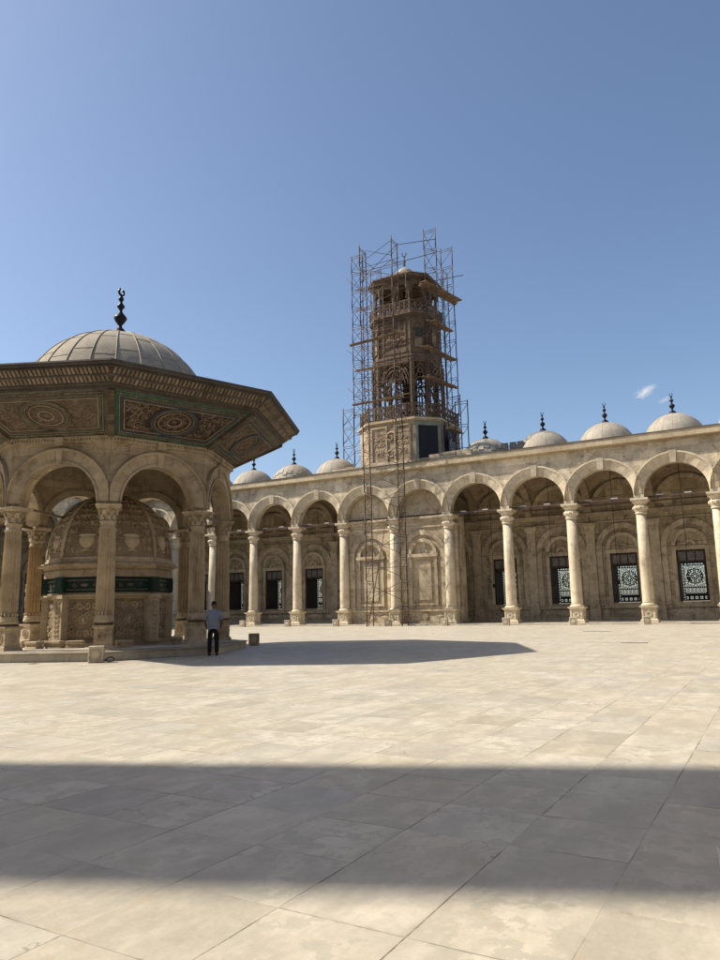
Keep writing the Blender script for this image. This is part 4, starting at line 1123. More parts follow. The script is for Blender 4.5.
# ------------------------------------------------------------------ clock tower
TX, TY = -27.8, 60.5
tw = empty('clock_tower', (TX, TY, 13.5), 0, 'brown clock tower with openwork storey, balconies and small white dome rising above the arcade', 'tower')
def cham(H, c): return [(-H + c, -H), (H - c, -H), (H, -H + c), (H, H - c), (H - c, H), (-H + c, H), (-H, H - c), (-H, -H + c)]
Zt = 13.5
ZMAP = [(13.5, 13.5), (19.42, 18.2), (20.85, 19.55), (25.3, 24.2), (30.0, 28.66), (31.35, 29.86), (33.75, 32.15), (34.12, 32.5), (34.75, 33.75), (35.6, 35.0), (37.0, 36.3)]
def zz(z):
    for (a, b), (c_, d_) in zip(ZMAP[:-1], ZMAP[1:]):
        if z <= c_: return b + (d_ - b) * (z - a) / (c_ - a) - Zt
    return z - 0.7 - Zt
def chface(H, c, k):
    """frame for face k: 0 front, 1 right chamfer, 2 right ... returns matrix (x right, -y out) and width"""
    ang = k * pi / 4
    wide = (k % 2 == 0)
    d = H if wide else (2 * H - c) / sqrt(2)
    w = 2 * (H - c) if wide else c * sqrt(2)
    return RZ(ang) @ T(0, -d, 0), w
b = MB(); H, c = 4.12, 1.8
b.prism(cham(H + 0.12, c + 0.05), zz(13.5), zz(14.1)); b.prism(cham(H, c), zz(14.103), zz(19.0))
b.build('tower_base', M['tower'], tw)
cn = MB()
cn.prism(cham(H + 0.05, c), zz(19.003), zz(19.12)); cn.prism(cham(H + 0.22, c + 0.08), zz(19.123), zz(19.3)); cn.prism(cham(H + 0.12, c + 0.05), zz(19.303), zz(19.42))
for k in range(8):
    Q, w = chface(H, c, k)
    if w > 3:
        for sx in (-1, 1):
            q = sx * w * 0.25
            for (a_, b_, c_, d_) in ((-0.82, 0.82, 1.55, 1.7), (-0.82, 0.82, -1.7, -1.55), (-0.82, -0.68, -1.54, 1.54), (0.68, 0.82, -1.54, 1.54)):
                cn.box(q + a_, q + b_, -0.10, 0, zz(16.6) + c_, zz(16.6) + d_, Q)
cn.build('base_cornice', M['tower_pale'], tw)
for k in (0, 2, 4, 6):
    rp = MB()
    Q, w = chface(H, c, k)
    for sx in (-1, 1):
        arabesque(rp, Q @ T(sx * w * 0.25, -0.01, zz(16.6)), 1.0, 1.8, seed=5, th=0.05, dens=0.8)
    spiral(rp, Q, 0.0, zz(17.4), 0.55, 1.2, 1, 0, 0.09, 18, 0.05); spiral(rp, Q, 0.0, zz(15.6), 0.45, 1.2, -1, 0, 0.08, 18, 0.05)
    rp.build('base_relief', M['tower_pale'], tw)
# door on the right chamfer
Q, w = chface(H, c, 1)
df = MB(); df.box(-1.2, -0.93, -0.12, 0, zz(14.0), zz(18.9), Q); df.box(0.93, 1.2, -0.12, 0, zz(14.0), zz(18.9), Q); df.box(-0.929, 0.929, -0.12, 0, zz(18.45), zz(18.9), Q)
dfo = df.build('door_frame', M['door_frame'], tw)
do = MB(); do.box(-0.925, -0.01, -0.05, -0.003, zz(14.0), zz(18.44), Q); do.box(0.01, 0.925, -0.05, -0.003, zz(14.0), zz(18.44), Q)
for sx in (-0.47, 0.47):
    for z_ in (15.0, 16.6, 18.0): do.box(sx - 0.3, sx + 0.3, -0.075, -0.05, zz(z_ - 0.5), zz(z_ + 0.35), Q)
do.build('door', M['door'], tw)
def balustrade(H, c, z0, z1, mat, name, th=0.05, cell=0.62):
    m = MB()
    for k in range(8):
        Q, w = chface(H, c, k)
        m.box(-w / 2 + 0.002, w / 2 - 0.002, -th, th, z1 - 0.11, z1, Q); m.box(-w / 2 + 0.002, w / 2 - 0.002, -th, th, z0, z0 + 0.12, Q)
        n_ = max(1, int(round(w / cell))); s_ = w / n_
        for j in range(n_ + 1):
            x = -w / 2 + j * s_; m.box(x - 0.06, x + 0.06, -th * 1.3, th * 1.3, z0 + 0.001, z1 + (0.12 if j in (0, n_) else -0.12), Q)
        hh = z1 - z0 - 0.23
        for j in range(n_):
            x = -w / 2 + (j + 0.5) * s_; zc_ = z0 + 0.12 + hh / 2
            r = min(s_ * 0.42, hh * 0.25)
            m.arcband(r - 0.07, r, zc_ + hh * 0.22, -0.03, 0.03, xc=x, a0=0, a1=2 * pi, n=12, M=Q)
            m.arcband(r - 0.07, r, zc_ - hh * 0.22, -0.03, 0.03, xc=x, a0=0, a1=2 * pi, n=12, M=Q)
            for sg in (-1, 1): m.tube([(x - sg * s_ * 0.45, 0, z0 + 0.12), (x + sg * s_ * 0.45, 0, z1 - 0.11)], 0.03, 4, Q)
    return m.build(name, mat, tw)
balustrade(4.05, 1.78, zz(19.42), zz(20.85), M['tower_iron'], 'lower_balustrade')
# open storey
H2, c2 = 2.85, 1.12
op = MB()
op.prism(cham(H2 + 0.1, c2), zz(19.40), zz(19.75))
core = MB()
for k in range(8):
    Q, w = chface(H2, c2, k)
    for sx in (-1, 1):
        op.box(sx * w / 2 - 0.16, sx * w / 2 + 0.16, -0.14, 0.18, zz(19.753), zz(25.3), Q)
        op.frus(0.22, 0.18, 0.22, 0.18, zz(19.753), zz(20.2), Q @ T(sx * w / 2, 0, 0))
    n_ = 3 if w > 2 else 1
    s_ = (w - 0.32) / n_
    for j in range(1, n_):
        x = -w / 2 + 0.16 + j * s_
        op.lathe([(0.11, zz(19.753)), (0.08, zz(20.0)), (0.075, zz(22.6)), (0.13, zz(22.8))], 10, Q @ T(x, 0, 0))
        op.box(x - 0.05, x + 0.05, -0.05, 0.05, zz(22.8), zz(25.2), Q)
    for j in range(n_):
        x = -w / 2 + 0.16 + (j + 0.5) * s_; r = s_ * 0.5
        # pointed arch with tracery above
        for sg in (-1, 1):
            op.tube([(x + sg * r * cos(t_) , 0, zz(22.6) + 1.0 * sin(t_) ** 0.9) for t_ in [q * pi / 2 / 7 for q in range(8)]], 0.07, 5, Q)
            op.tube([(x + sg * r * 0.95 * (1 - t_ ** 1.4), -0.02, zz(23.0) + 1.55 * t_) for t_ in [q / 6 for q in range(7)]], 0.05, 5, Q)
            op.tube([(x - sg * r * 0.9, 0, zz(24.2)), (x, 0, zz(24.9)), (x + sg * r * 0.5, 0, zz(25.2))], 0.05, 5, Q)
        op.arcband(r * 0.28, r * 0.42, zz(24.2), -0.05, 0.05, xc=x, a0=0, a1=2 * pi, n=12, M=Q)
    if w > 2:
        for (r_, zc_) in ((w * 0.38, 22.9), (w * 0.30, 22.9)):
            op.tube([(r_ * cos(t_), -0.07, zz(zc_) + r_ * 1.45 * sin(t_)) for t_ in [q * pi / 12 for q in range(13)]], 0.07, 5, Q)
    op.box(-w / 2, w / 2, -0.12, 0.12, zz(25.0), zz(25.3), Q)
    op.box(-w / 2, w / 2, -0.04, 0.04, zz(22.0), zz(22.1), Q)
op.build('open_storey', M['tower_iron'], tw)
core.lathe([(0.28, zz(19.7)), (0.24, zz(25.3))], 12)
for i in range(40):
    a = i * 0.5; z_ = 19.9 + i * 0.135
    core.box(0.25, 1.25, -0.16, 0.16, zz(z_), zz(z_ + 0.05), RZ(a))
core.tube([(1.25 * cos(i * 0.5), 1.25 * sin(i * 0.5), zz(20.8 + i * 0.135)) for i in range(34)], 0.035, 5)
for i in range(8):
    a = i * pi / 4 + 0.3
    core.tube([(1.3 * cos(a), 1.3 * sin(a), zz(19.7)), (1.3 * cos(a), 1.3 * sin(a), zz(25.3))], 0.05, 6)
core.build('spiral_stair', M['wood_dark'], tw)
# painted body
bd = MB(); H3, c3 = 2.77, 1.1
bd.prism(cham(H3, c3), zz(25.303), zz(30.0))
bd.build('tower_body', M['tower_body'], tw)
bm_ = MB()
for (h_, z0_, z1_) in ((0.12, 25.30, 25.5), (0.18, 25.503, 25.7), (0.06, 25.703, 25.8), (0.08, 29.3, 29.45), (0.16, 29.453, 29.62), (0.26, 29.623, 29.8), (0.36, 29.803, 30.02)):
    bm_.prism(cham(H3 + h_, c3 + h_ * 0.41), zz(z0_), zz(z1_))
for k in range(8):
    Q, w = chface(H3, c3, k)
    for sx in (-1, 1): bm_.box(sx * w / 2 - 0.12, sx * w / 2 + 0.12, -0.09, 0.05, zz(25.802), zz(29.298), Q)
    if w > 2:
        for (a_, b_, c_, d_) in ((-1.2, 1.2, 1.25, 1.36), (-1.2, 1.2, -0.9, -0.79), (-1.2, -1.09, -0.789, 1.249), (1.09, 1.2, -0.789, 1.249)):
            bm_.box(a_, b_, -0.09, 0, zz(27.7) + c_, zz(27.7) + d_, Q)
        bm_.box(-1.2, 1.2, -0.05, 0, zz(26.0), zz(26.5), Q)
    else:
        bm_.box(-0.5, -0.38, -0.1, 0, zz(26.5), zz(28.2), Q); bm_.box(0.38, 0.5, -0.1, 0, zz(26.5), zz(28.2), Q); bm_.box(-0.5, 0.5, -0.1, 0, zz(26.38), zz(26.498), Q)
        for sg in (-1, 1): bm_.tube([(sg * 0.44 * (1 - t_ ** 1.8), -0.05, zz(28.2) + 0.9 * t_) for t_ in [q / 6 for q in range(7)]], 0.06, 5, Q)
bm_.build('body_trim', M['tower_iron'], tw)
for k in (0, 2, 4, 6):
    br_ = MB()
    Q, w = chface(H3, c3, k)
    arabesque(br_, Q @ T(0, -0.01, zz(27.95)), 2.1, 1.95, seed=8, th=0.045, dens=0.85)
    if k == 2:
        br_.arcband(0.62, 0.78, zz(27.9), -0.12, 0, a0=0, a1=2 * pi, n=28, M=Q)
    br_.build('body_relief', M['tower_iron'], tw)
for k in (1, 3, 5, 7):
    Q, w = chface(H3, c3, k)
    gl = MB(); gl.box(-0.375, 0.375, -0.03, -0.003, zz(27.5), zz(28.5), Q); gl.build('lancet_window', M['green_glass'], tw)
    gl = MB(); gl.box(-0.375, 0.375, -0.03, -0.003, zz(26.5), zz(27.45), Q); gl.build('lancet_panel', M['tower'], tw)
Q, w = chface(H3, c3, 2)
ck = MB(); ck.arcband(0.0, 0.62, zz(27.9), -0.06, 0, a0=0, a1=2 * pi, n=28, M=Q); ck.build('clock_face', M['tower'], tw)
# belfry
fl = MB(); fl.prism(cham(3.05, 1.22), zz(30.0), zz(30.18))
for k in range(8):
    Q, w = chface(3.0, 1.2, k)
    for j in range(int(w / 0.4)):
        x = -w / 2 + 0.2 + j * 0.4; fl.frus(0.06, 0.10, 0.02, 0.14, zz(29.7), zz(30.0), Q @ T(x, 0.03, 0))
fl.build('balcony_floor', M['tower_iron'], tw)
balustrade(3.0, 1.2, zz(30.18), zz(31.35), M['tower_iron'], 'upper_balustrade', cell=0.5)
be = MB(); H4, c4 = 2.55, 1.02
for k in range(8):
    Q, w = chface(H4, c4, k)
    for sx in (-1, 1):
        be.lathe([(0.17, zz(30.18)), (0.13, zz(30.6)), (0.11, zz(32.5)), (0.2, zz(32.8)), (0.2, zz(33.7))], 10, Q @ T(sx * w / 2, 0, 0))
    n_ = 2 if w > 2 else 1; s_ = w / n_
    for j in range(1, n_):
        be.lathe([(0.14, zz(30.18)), (0.10, zz(30.6)), (0.09, zz(32.5)), (0.17, zz(32.8)), (0.15, zz(33.7))], 10, Q @ T(-w / 2 + j * s_, 0, 0))
    for j in range(n_):
        x = -w / 2 + (j + 0.5) * s_
        be.archwall(s_ - 0.05, s_ * 0.36, zz(32.55), zz(32.3), zz(33.75), -0.08, 0.08, xc=x, n=12, M=Q, sz=1.25)
        for sg in (-1, 1):
            spiral(be, Q, x + sg * s_ * 0.32, zz(32.45), 0.22, 1.1, sg, -pi / 2, 0.05, 12)
            be.tube([(x + sg * s_ * 0.36, 0, zz(32.3)), (x + sg * s_ * 0.28, 0, zz(31.9)), (x + sg * s_ * 0.42, 0, zz(31.5))], 0.045, 5, Q)
be.build('belfry', M['tower_iron'], tw)
bc = MB(); bc.lathe([(0.5, zz(30.18)), (0.5, zz(31.2)), (0.25, zz(31.6)), (0.55, zz(31.9)), (0.5, zz(32.4)), (0.2, zz(32.9)), (0.2, zz(33.7))], 12); bc.build('bell', M['wood_dark'], tw)
ev = MB()
ev.prism(cham(2.75, 1.1), zz(33.75), zz(33.85)); ev.prism(cham(3.12, 1.26), zz(33.853), zz(34.02)); ev.prism(cham(3.2, 1.3), zz(34.023), zz(34.12)); ev.prism(cham(3.1, 1.25), zz(34.123), zz(34.75), pts2=cham(1.2, 0.5))
for k in range(8):
    Q, w = chface(3.17, 1.28, k)
    n_ = int(w / 0.22)
    for j in range(n_):
        x = -w / 2 + (j + 0.5) * w / n_
        ev.add([(x - 0.08, -0.02, zz(34.12)), (x + 0.08, -0.02, zz(34.12)), (x, -0.02, zz(34.12) + 0.13), (x - 0.08, 0.03, zz(34.12)), (x + 0.08, 0.03, zz(34.12)), (x, 0.03, zz(34.12) + 0.13)], [(0, 1, 2), (5, 4, 3), (1, 4, 5, 2), (3, 0, 2, 5)], Q)
ev.build('eave', M['tower_iron'], tw)
td = MB(); td.lathe([(0.95, zz(34.6)), (0.95, zz(34.75))] + [(0.9 * cos(pi / 2 * i / 8) + 0.02, zz(34.75) + 0.85 * sin(pi / 2 * i / 8)) for i in range(9)], 20)
tdo = td.build('small_dome', M['dome'], tw)
tf = MB(); tf.lathe([(0.14, zz(35.55)), (0.08, zz(35.75)), (0.15, zz(35.95)), (0.06, zz(36.1)), (0.05, zz(36.35)), (0.09, zz(36.45)), (0.03, zz(36.55))], 10)
tf.arcband(0.17, 0.24, zz(36.8), -0.03, 0.03, a0=radians(130), a1=radians(410), n=16, M=RZ(0.5)); tf.build('finial', M['tower_iron'], tdo)

# ------------------------------------------------------------------ scaffolding
GS = 'steel scaffolding set up round the clock tower'
def scaffold(name, label, frames, along, z0, z1, lift=1.95, fw=1.2, frame_dir='x', mat=None, braces=True, board_levels=(), board_mat=None, top_skew=0.0, boardw=0.75, planks=()):
    """frames: list of base points of the inner leg; frame_dir: axis of each frame's width"""
    root = empty(name, (frames[0][0], frames[0][1], z0), 0, label, 'scaffold', GS)
    mat = mat or M['steel']
    ox, oy = frames[0][0], frames[0][1]
    dv = Vector((fw, 0, 0)) if frame_dir == 'x' else Vector((0, fw, 0))
    n = max(1, int(round((z1 - z0) / lift))); lf = (z1 - z0) / n
    rn = random.Random(hash(name) % 7 + int(abs(ox) * 10))
    for fi, (fx, fy) in enumerate(frames):
        base = Vector((fx - ox, fy - oy, 0))
        for j in range(n):
            m = MB(); j0 = j * lf; jx = rn.uniform(-0.02, 0.02)
            p = base + Vector((jx, jx, j0)); q = p + dv
            extra = rn.uniform(0.0, 0.25) if j == n - 1 else 0
            m.tube([p, p + Vector((0, 0, lf + extra))], 0.05, 6); m.tube([q, q + Vector((0, 0, lf + (0 if j < n - 1 else extra * 0.4)))], 0.05, 6)
            for h in (lf * 0.97, lf * 0.86): m.tube([p + Vector((0, 0, h)), q + Vector((0, 0, h))], 0.028, 5)
            m.tube([p + Vector((0, 0, lf * 0.14)), q + Vector((0, 0, lf * 0.84))], 0.026, 5)
            m.build('frame', mat, root, uv=False)
    if len(frames) > 1 and braces:
        for a, b in zip(frames[:-1], frames[1:]):
            A_ = Vector((a[0] - ox, a[1] - oy, 0)); B_ = Vector((b[0] - ox, b[1] - oy, 0))
            for j in range(n):
                m = MB(); za, zb = j * lf + 0.25, (j + 1) * lf - 0.2
                for off in (Vector((0, 0, 0)),):
                    m.tube([A_ + off + Vector((0, 0, za)), B_ + off + Vector((0, 0, zb))], 0.024, 5)
                    m.tube([B_ + off + Vector((0, 0, za)), A_ + off + Vector((0, 0, zb))], 0.024, 5)
                m.build('brace', mat, root, uv=False)
    for (zl, ex0, ex1, tilt) in board_levels:
        A_ = Vector((frames[0][0] - ox, frames[0][1] - oy, zl - z0)); B_ = Vector((frames[-1][0] - ox, frames[-1][1] - oy, zl - z0 + tilt))
        d = (B_ - A_).normalized(); A2 = A_ - d * ex0; B2 = B_ + d * ex1
        sd = dv.normalized(); m = MB()
        for j in range(int(boardw / 0.25)):
            s0 = sd * (0.1 + j * 0.26); s1 = sd * (0.1 + j * 0.26 + 0.24)
            e = Vector((0, 0, rn.uniform(0, 0.03))); t0 = d * rn.uniform(-0.35, 0.35)
            vs = [A2 + s0 + e + t0, B2 + s0 + e + t0, B2 + s1 + e + t0, A2 + s1 + e + t0]
            vs += [v + Vector((0, 0, 0.06)) for v in vs]
            m.add(vs, [(3, 2, 1, 0), (4, 5, 6, 7), (0, 1, 5, 4), (1, 2, 6, 5), (2, 3, 7, 6), (3, 0, 4, 7)])
        m.build('board', board_mat or M['board'], root)
    for (A_, B_, wd, th_) in planks:
        A_ = Vector(A_) - Vector((ox, oy, z0)); B_ = Vector(B_) - Vector((ox, oy, z0)); d = (B_ - A_).normalized(); sd = d.cross(Vector((0, 0, 1))).normalized()
        m = MB(); nb = max(2, int(wd / 0.25))
        for j in range(nb):
            t0 = d * rn.uniform(-0.3, 0.3); e = Vector((0, 0, rn.uniform(0, 0.03))); s0 = sd * ((j - nb / 2) * 0.25); s1 = sd * ((j - nb / 2) * 0.25 + 0.235)
            vs = [A_ + s0 + e + t0, B_ + s0 + e + t0, B_ + s1 + e + t0, A_ + s1 + e + t0]; vs += [v + Vector((0, 0, 0.06)) for v in vs]
            m.add(vs, [(3, 2, 1, 0), (4, 5, 6, 7), (0, 1, 5, 4), (1, 2, 6, 5), (2, 3, 7, 6), (3, 0, 4, 7)])
        m.build('board', board_mat or M['board'], root)
    return root
PLANKS = (((-24.6, 57.3, 30.97), (-23.1, 62.6, 30.7), 1.25, 0), ((-24.0, 57.6, 27.3), (-24.1, 62.6, 27.9), 0.8, 0), ((-24.6, 57.4, 24.84), (-23.75, 62.6, 24.84), 0.9, 0), ((-24.5, 57.4, 22.0), (-23.75, 62.6, 22.1), 0.8, 0))
# two tall ladders of frames standing on the paving in front of the blank bays
scaffold('scaffold_tower', 'tall rusty scaffold rising from the courtyard floor past the arcade to the tower top', [(-29.2, 53.75), (-25.95, 53.75)], 'x', 0.0, 34.2, frame_dir='y', mat=M['rust'],
         board_levels=((25.1, 1.3, 0.6, 0.15), (22.5, 0.6, 1.3, -0.05), (19.4, 1.2, 0.6, 0.0)), boardw=0.5)
scaffold('scaffold_tower', 'grey scaffold frames standing clear of the left side of the clock tower', [(-32.55, 58.2), (-32.55, 62.3)], 'y', 19.42, 36.1, frame_dir='x',
         board_levels=())
scaffold('scaffold_tower', 'grey scaffold with sloping timber platforms on the right side of the clock tower', [(-24.75, 58.4), (-24.75, 62.6)], 'y', 19.42, 36.7, frame_dir='x', mat=M['steel'],
         planks=PLANKS)
scaffold('scaffold_tower', 'short scaffold on the roof at the left foot of the clock tower', [(-34.6, 59.6), (-34.6, 61.8)], 'y', 13.5, 20.9, frame_dir='x')
scaffold('scaffold_tower', 'short scaffold on the roof at the right foot of the clock tower', [(-22.95, 58.2), (-22.95, 60.0)], 'y', 13.5, 20.0, frame_dir='x', board_levels=((16.9, 1.2, 0.3, 0.1),), boardw=0.5)
scaffold('scaffold_tower', 'scaffold behind the clock tower seen through its open storey', [(-30.9, 64.3), (-28.1, 64.3), (-25.3, 64.3)], 'x', 13.5, 35.6, frame_dir='y', mat=M['rust'])
fs_ = [o for o in bpy.data.objects if o.name == 'scaffold_tower'][0]
for j in range(17):
    z_ = 1.95 * j + 0.9
    m = MB()
    for yy in (0.0, 1.2):
        if z_ > 13 or yy == 0.0: m.tube([(-0.5, yy, z_), (4.0, yy, z_ + 0.03)], 0.024, 5)
    m.build('ledger', M['rust'], fs_, uv=False)
rs_ = random.Random(5)
for j in range(9):
    z_ = 18.4 + j * 1.92
    m = MB(); m.tube([(-2.3, 3.5, z_ + rs_.uniform(-.2, .2)), (5.9, 4.1, z_ + rs_.uniform(-.2, .2))], 0.034, 5); m.build('ledger', M['rust'], fs_, uv=False)
    m = MB(); a_ = rs_.uniform(-2.2, 1.5); m.tube([(a_, 3.4, z_ - 0.2), (a_ + rs_.choice((-1, 1)) * 2.2, 3.5, z_ + 1.9)], 0.03, 5); m.build('brace', M['rust'], fs_, uv=False)
for j, (x_, y_) in enumerate(((1.2, 2.2), (2.2, 2.3), (0.1, 2.4), (3.4, 2.6))):
    m = MB(); m.tube([(x_, y_, 18.6), (x_, y_, 31.0 + j * 0.3)], 0.035, 6); m.build('standard', M['rust'], fs_, uv=False)
for (a_, b_) in (((-1.9, 2.6, 21.0), (4.9, 2.6, 22.9)), ((-1.9, 2.6, 24.2), (4.9, 2.6, 23.3)), ((-1.9, 2.6, 27.0), (5.0, 2.6, 27.3)), ((-2.0, 2.6, 29.2), (4.9, 2.6, 30.9)), ((-2.0, 2.6, 31.4), (4.9, 2.6, 30.2))):
    m = MB(); m.tube([a_, b_], 0.028, 5); m.build('ledger', M['rust'], fs_, uv=False)
def pole(pts, r, label, name='scaffold_pole'):
    m = MB(); p0 = Vector(pts[0]); m.tube([Vector(p) - p0 for p in pts], r, 6)
    o = m.build(name, M['rust'], None, label, 'pole', uv=False); o.location = p0
pole([(-29.0, 53.6, 0.0), (-27.3, 53.65, 8.0)], 0.035, 'loose steel pole leaning across the foot of the tall scaffold')
pole([(-31.3, 57.9, 33.2), (-26.0, 54.95, 34.1)], 0.03, 'long slanting pole tied between the scaffold tops in front of the belfry')
pole([(-26.0, 55.0, 34.15), (-23.55, 58.4, 35.6)], 0.03, 'short pole joining the tall scaffold top to the right hand scaffold')
pole([(-24.75, 58.6, 31.6), (-22.1, 61.5, 32.9)], 0.035, 'steel pole sticking out to the right of the tower scaffold into the sky')
pole([(-31.3, 58.3, 33.1), (-31.3, 58.3, 35.9), (-29.3, 55.0, 34.2)], 0.03, 'pole linking the left scaffold to the tall scaffold near the top')
# tarpaulin
ta = MB(); Q, w = chface(H, c, 2)
nx_, nz_ = 14, 12; vs = []; fs = []
for i in range(nx_ + 1):
    for j in range(nz_ + 1):
        u = i / nx_; v = j / nz_
        x = -w / 2 + 0.2 + u * 3.4; z_ = 19.0 - 4.6 * v - 0.5 * sin(u * pi) * (1 - v)
        vs.append((x, -0.18 - 0.12 * sin(u * 17 + v * 3) - 0.06 * sin(v * 13), zz(z_)))
for i in range(nx_):
    for j in range(nz_):
        k = i * (nz_ + 1) + j; fs.append((k, k + nz_ + 1, k + nz_ + 2, k + 1))
ta.add(vs, fs, Q, True)
o = ta.build('tarpaulin', M['blue_tarp'], None, 'dark blue tarpaulin hanging on the right side of the tower foot', 'tarpaulin'); o.location = (TX, TY, Zt)
ta = MB(); vs = []
for i in range(nx_ + 1):
    for j in range(nz_ + 1):
        u = i / nx_; v = j / nz_
        vs.append((-w / 2 + 0.5 + u * 2.6, -0.42 - 0.15 * sin(u * 11 + v * 2) - 0.15 * sin(pi * v), zz(18.2 - 0.9 * u - (1.5 + 0.5 * sin(u * 4)) * v - 0.7 * sin(u * pi))))
ta.add(vs, fs, Q, True)
o = ta.build('draped_cloth', M['grey_cloth'], None, 'pale grey cloth draped over the dark blue tarpaulin at the tower foot', 'cloth'); o.location = (TX, TY, Zt)

# floodlights on the roof
for i, (x, lb) in enumerate(((-17.75, 'grey floodlight on the roof edge closest to the clock tower'), (-17.05, 'grey floodlight in the middle of the three between two small domes'), (-16.4, 'grey floodlight on the roof edge furthest from the clock tower'))):
    m = MB(); m.box(-0.32, 0.32, -0.10, 0.15, 0.35, 0.95); 
    fo = m.build('floodlight', M['steel'], None, lb, 'floodlight', bevel=0.02, group='floodlights on the arcade roof')
    fo.location = (x, 57.7, 14.0)
    fo.scale = (0.85, 0.85, 1.05)
    fo.rotation_euler.z = 0.25
    lens = MB(); lens.box(-0.27, 0.27, -0.125, -0.101, 0.40, 0.90); lens.build('lens', M['glass'], fo)
    st_ = MB(); st_.box(-0.36, -0.322, -0.03, 0.03, -0.48, 0.75); st_.box(0.322, 0.36, -0.03, 0.03, -0.48, 0.75); st_.build('bracket', M['steel'], fo)
# wall lamps beside two windows
for x, z_, lb in ((-21.0, 3.95, 'small round white lamp on the wall left of the first window right of the blank bays'), (-17.95 + 1.25, 3.85, 'small round white lamp on the wall left of the second window right of the blank bays')):
    pass
for x, lb in ((-42.8627 + 4.5 * S - 1.22, 'small round white lamp beside the first window right of the blank bays'), (-42.8627 + 5.5 * S - 1.22, 'small round white lamp beside the second window right of the blank bays')):
    m = MB(); m.sphere((0, -0.22, 0), 0.15, 0.15, 0.15, 12, 8)
    wl = m.build('wall_lamp', M['tube'], None, lb, 'lamp'); wl.location = (x, YC + DEP - 0.10, 3.95)
    m = MB(); m.tube([(0, -0.1, 0.0), (0, 0.0, 0.0)], 0.03, 6); m.build('bracket', M['win_wood'], wl)
# drain gratings in the paving
for (x, y, w_, lb) in ((-8.31, 42.21, 1.5, 'dark slot drain in the paving nearest the arcade columns'), (-4.6, 30.5, 1.0, 'dark slot drain in the paving at the right, this side of the columns'), (-20.85, 15.72, 0.30, 'short dark slot drain before the kiosk step')):
    m = MB(); m.box(-w_ / 2, w_ / 2, -0.11, 0.11, -0.02, 0.006)
    d_ = m.build('drain_cover', M['iron'], None, lb, 'drain'); d_.location = (x, y, 0)
    m = MB()
    for j in range(int(w_ / 0.1)): m.box(-w_ / 2 + 0.03 + j * 0.1, -w_ / 2 + 0.08 + j * 0.1, -0.09, 0.09, 0.0062, 0.012)
    m.build('grate_bars', M['rust'], d_)
# white cup at the right picture edge
m = MB(); m.lathe([(0.028, 0.0), (0.030, 0.004), (0.040, 0.12), (0.042, 0.125), (0.038, 0.125), (0.027, 0.01)], 20)
o = m.build('plastic_cup', M['white_plastic'], None, 'white plastic cup standing on the shaded paving at the right edge', 'cup'); o.location = (-0.36, 5.12, 0)

# ------------------------------------------------------------------ the man
def skinned(name, pts, edges, mat, parent, root=0, sub=2):
    """pts: list of (x,y,z,rx[,ry])"""
    me = bpy.data.meshes.new(name); me.from_pydata([p[:3] for p in pts], edges, []); me.materials.append(mat)
    o = bpy.data.objects.new(name, me); link(o, parent)
    s = o.modifiers.new('skin', 'SKIN'); s.use_smooth_shade = True
    sv = me.skin_vertices[0].data
    for i, p in enumerate(pts):
        sv[i].radius = (p[3], p[4] if len(p) > 4 else p[3]); sv[i].use_root = (i == root)
    m = o.modifiers.new('sub', 'SUBSURF'); m.levels = sub; m.render_levels = sub
    return o
man = empty('person', (-17.43, 20.47, 0), 0, 'man seen from behind in a blue-grey short-sleeved shirt and black trousers, head bowed', 'person')
P_ = [(0, 0, 1.00, .15, .11), (0, 0.01, 1.15, .15, .11), (0, 0.0, 1.32, .17, .11), (0, -0.01, 1.46, .15, .10), (0, 0.01, 1.56, .055, .055), (0, 0.045, 1.64, .055, .06), (0, 0.07, 1.72, .078, .095), (0, 0.08, 1.79, .07, .085)]
E_ = [(i, i + 1) for i in range(7)]
def limb(start, pts):
    b = len(P_); P_.extend(pts); E_.append((start, b)); E_.extend((b + i, b + i + 1) for i in range(len(pts) - 1)); return b
for sg in (-1, 1):
    limb(0, [(sg * .10, 0, .90, .095, .10), (sg * .11, .015, .70, .078, .085), (sg * .115, .02, .50, .058, .062), (sg * .12, 0.0, .30, .052, .058), (sg * .12, -.01, .10, .036, .04), (sg * .125, .05, .045, .038, .03), (sg * .13, .15, .03, .036, .022)])
    limb(3, [(sg * .20, -.01, 1.47, .062, .06), (sg * .255, -.03, 1.28, .047, .05), (sg * .27, -.01, 1.14, .038, .042), (sg * .255, .10, 1.02, .032, .034), (sg * .235, .19, .95, .024, .028), (sg * .225, .25, .935, .036, .018)])
body = skinned('body', P_, E_, M['skin'], man)
# fingers, two hands
for sg in (-1, 1):
    for j in range(4):
        L_ = (0.075, 0.085, 0.08, 0.062)[j]; x = sg * (.245 - .016 * j) ; z_ = .94 - .004 * j
        skinned('finger', [(x, .265, z_, .009), (x - sg * .004, .265 + L_ * .45, z_ - .012, .008), (x - sg * .012, .265 + L_ * .75, z_ - .035, .0075), (x - sg * .02, .265 + L_ * .8, z_ - .06, .0065)], [(0, 1), (1, 2), (2, 3)], M['skin'], body, sub=1)
    skinned('thumb', [(sg * .195, .22, .945, .011), (sg * .17, .25, .955, .010), (sg * .16, .285, .955, .008)], [(0, 1), (1, 2)], M['skin'], body, sub=1)
hd = MB()
hd.sphere((0, .085, 1.745), .083, .10, .115, 16, 12)
hd.sphere((-.085, .075, 1.73), .012, .025, .032, 8, 6); hd.sphere((.085, .075, 1.73), .012, .025, .032, 8, 6)
hd.add([(-.014, .18, 1.70), (.014, .18, 1.70), (0, .205, 1.695), (0, .182, 1.745)], [(0, 2, 1), (0, 3, 2), (1, 2, 3)])
for sg in (-1, 1): hd.sphere((sg * .032, .172, 1.745), .014, .01, .009, 8, 6)
hd.sphere((0, .175, 1.672), .026, .012, .008, 8, 6)
hd.build('head', M['skin'], man, uv=False)
hr = MB()
vs = []; fs = []
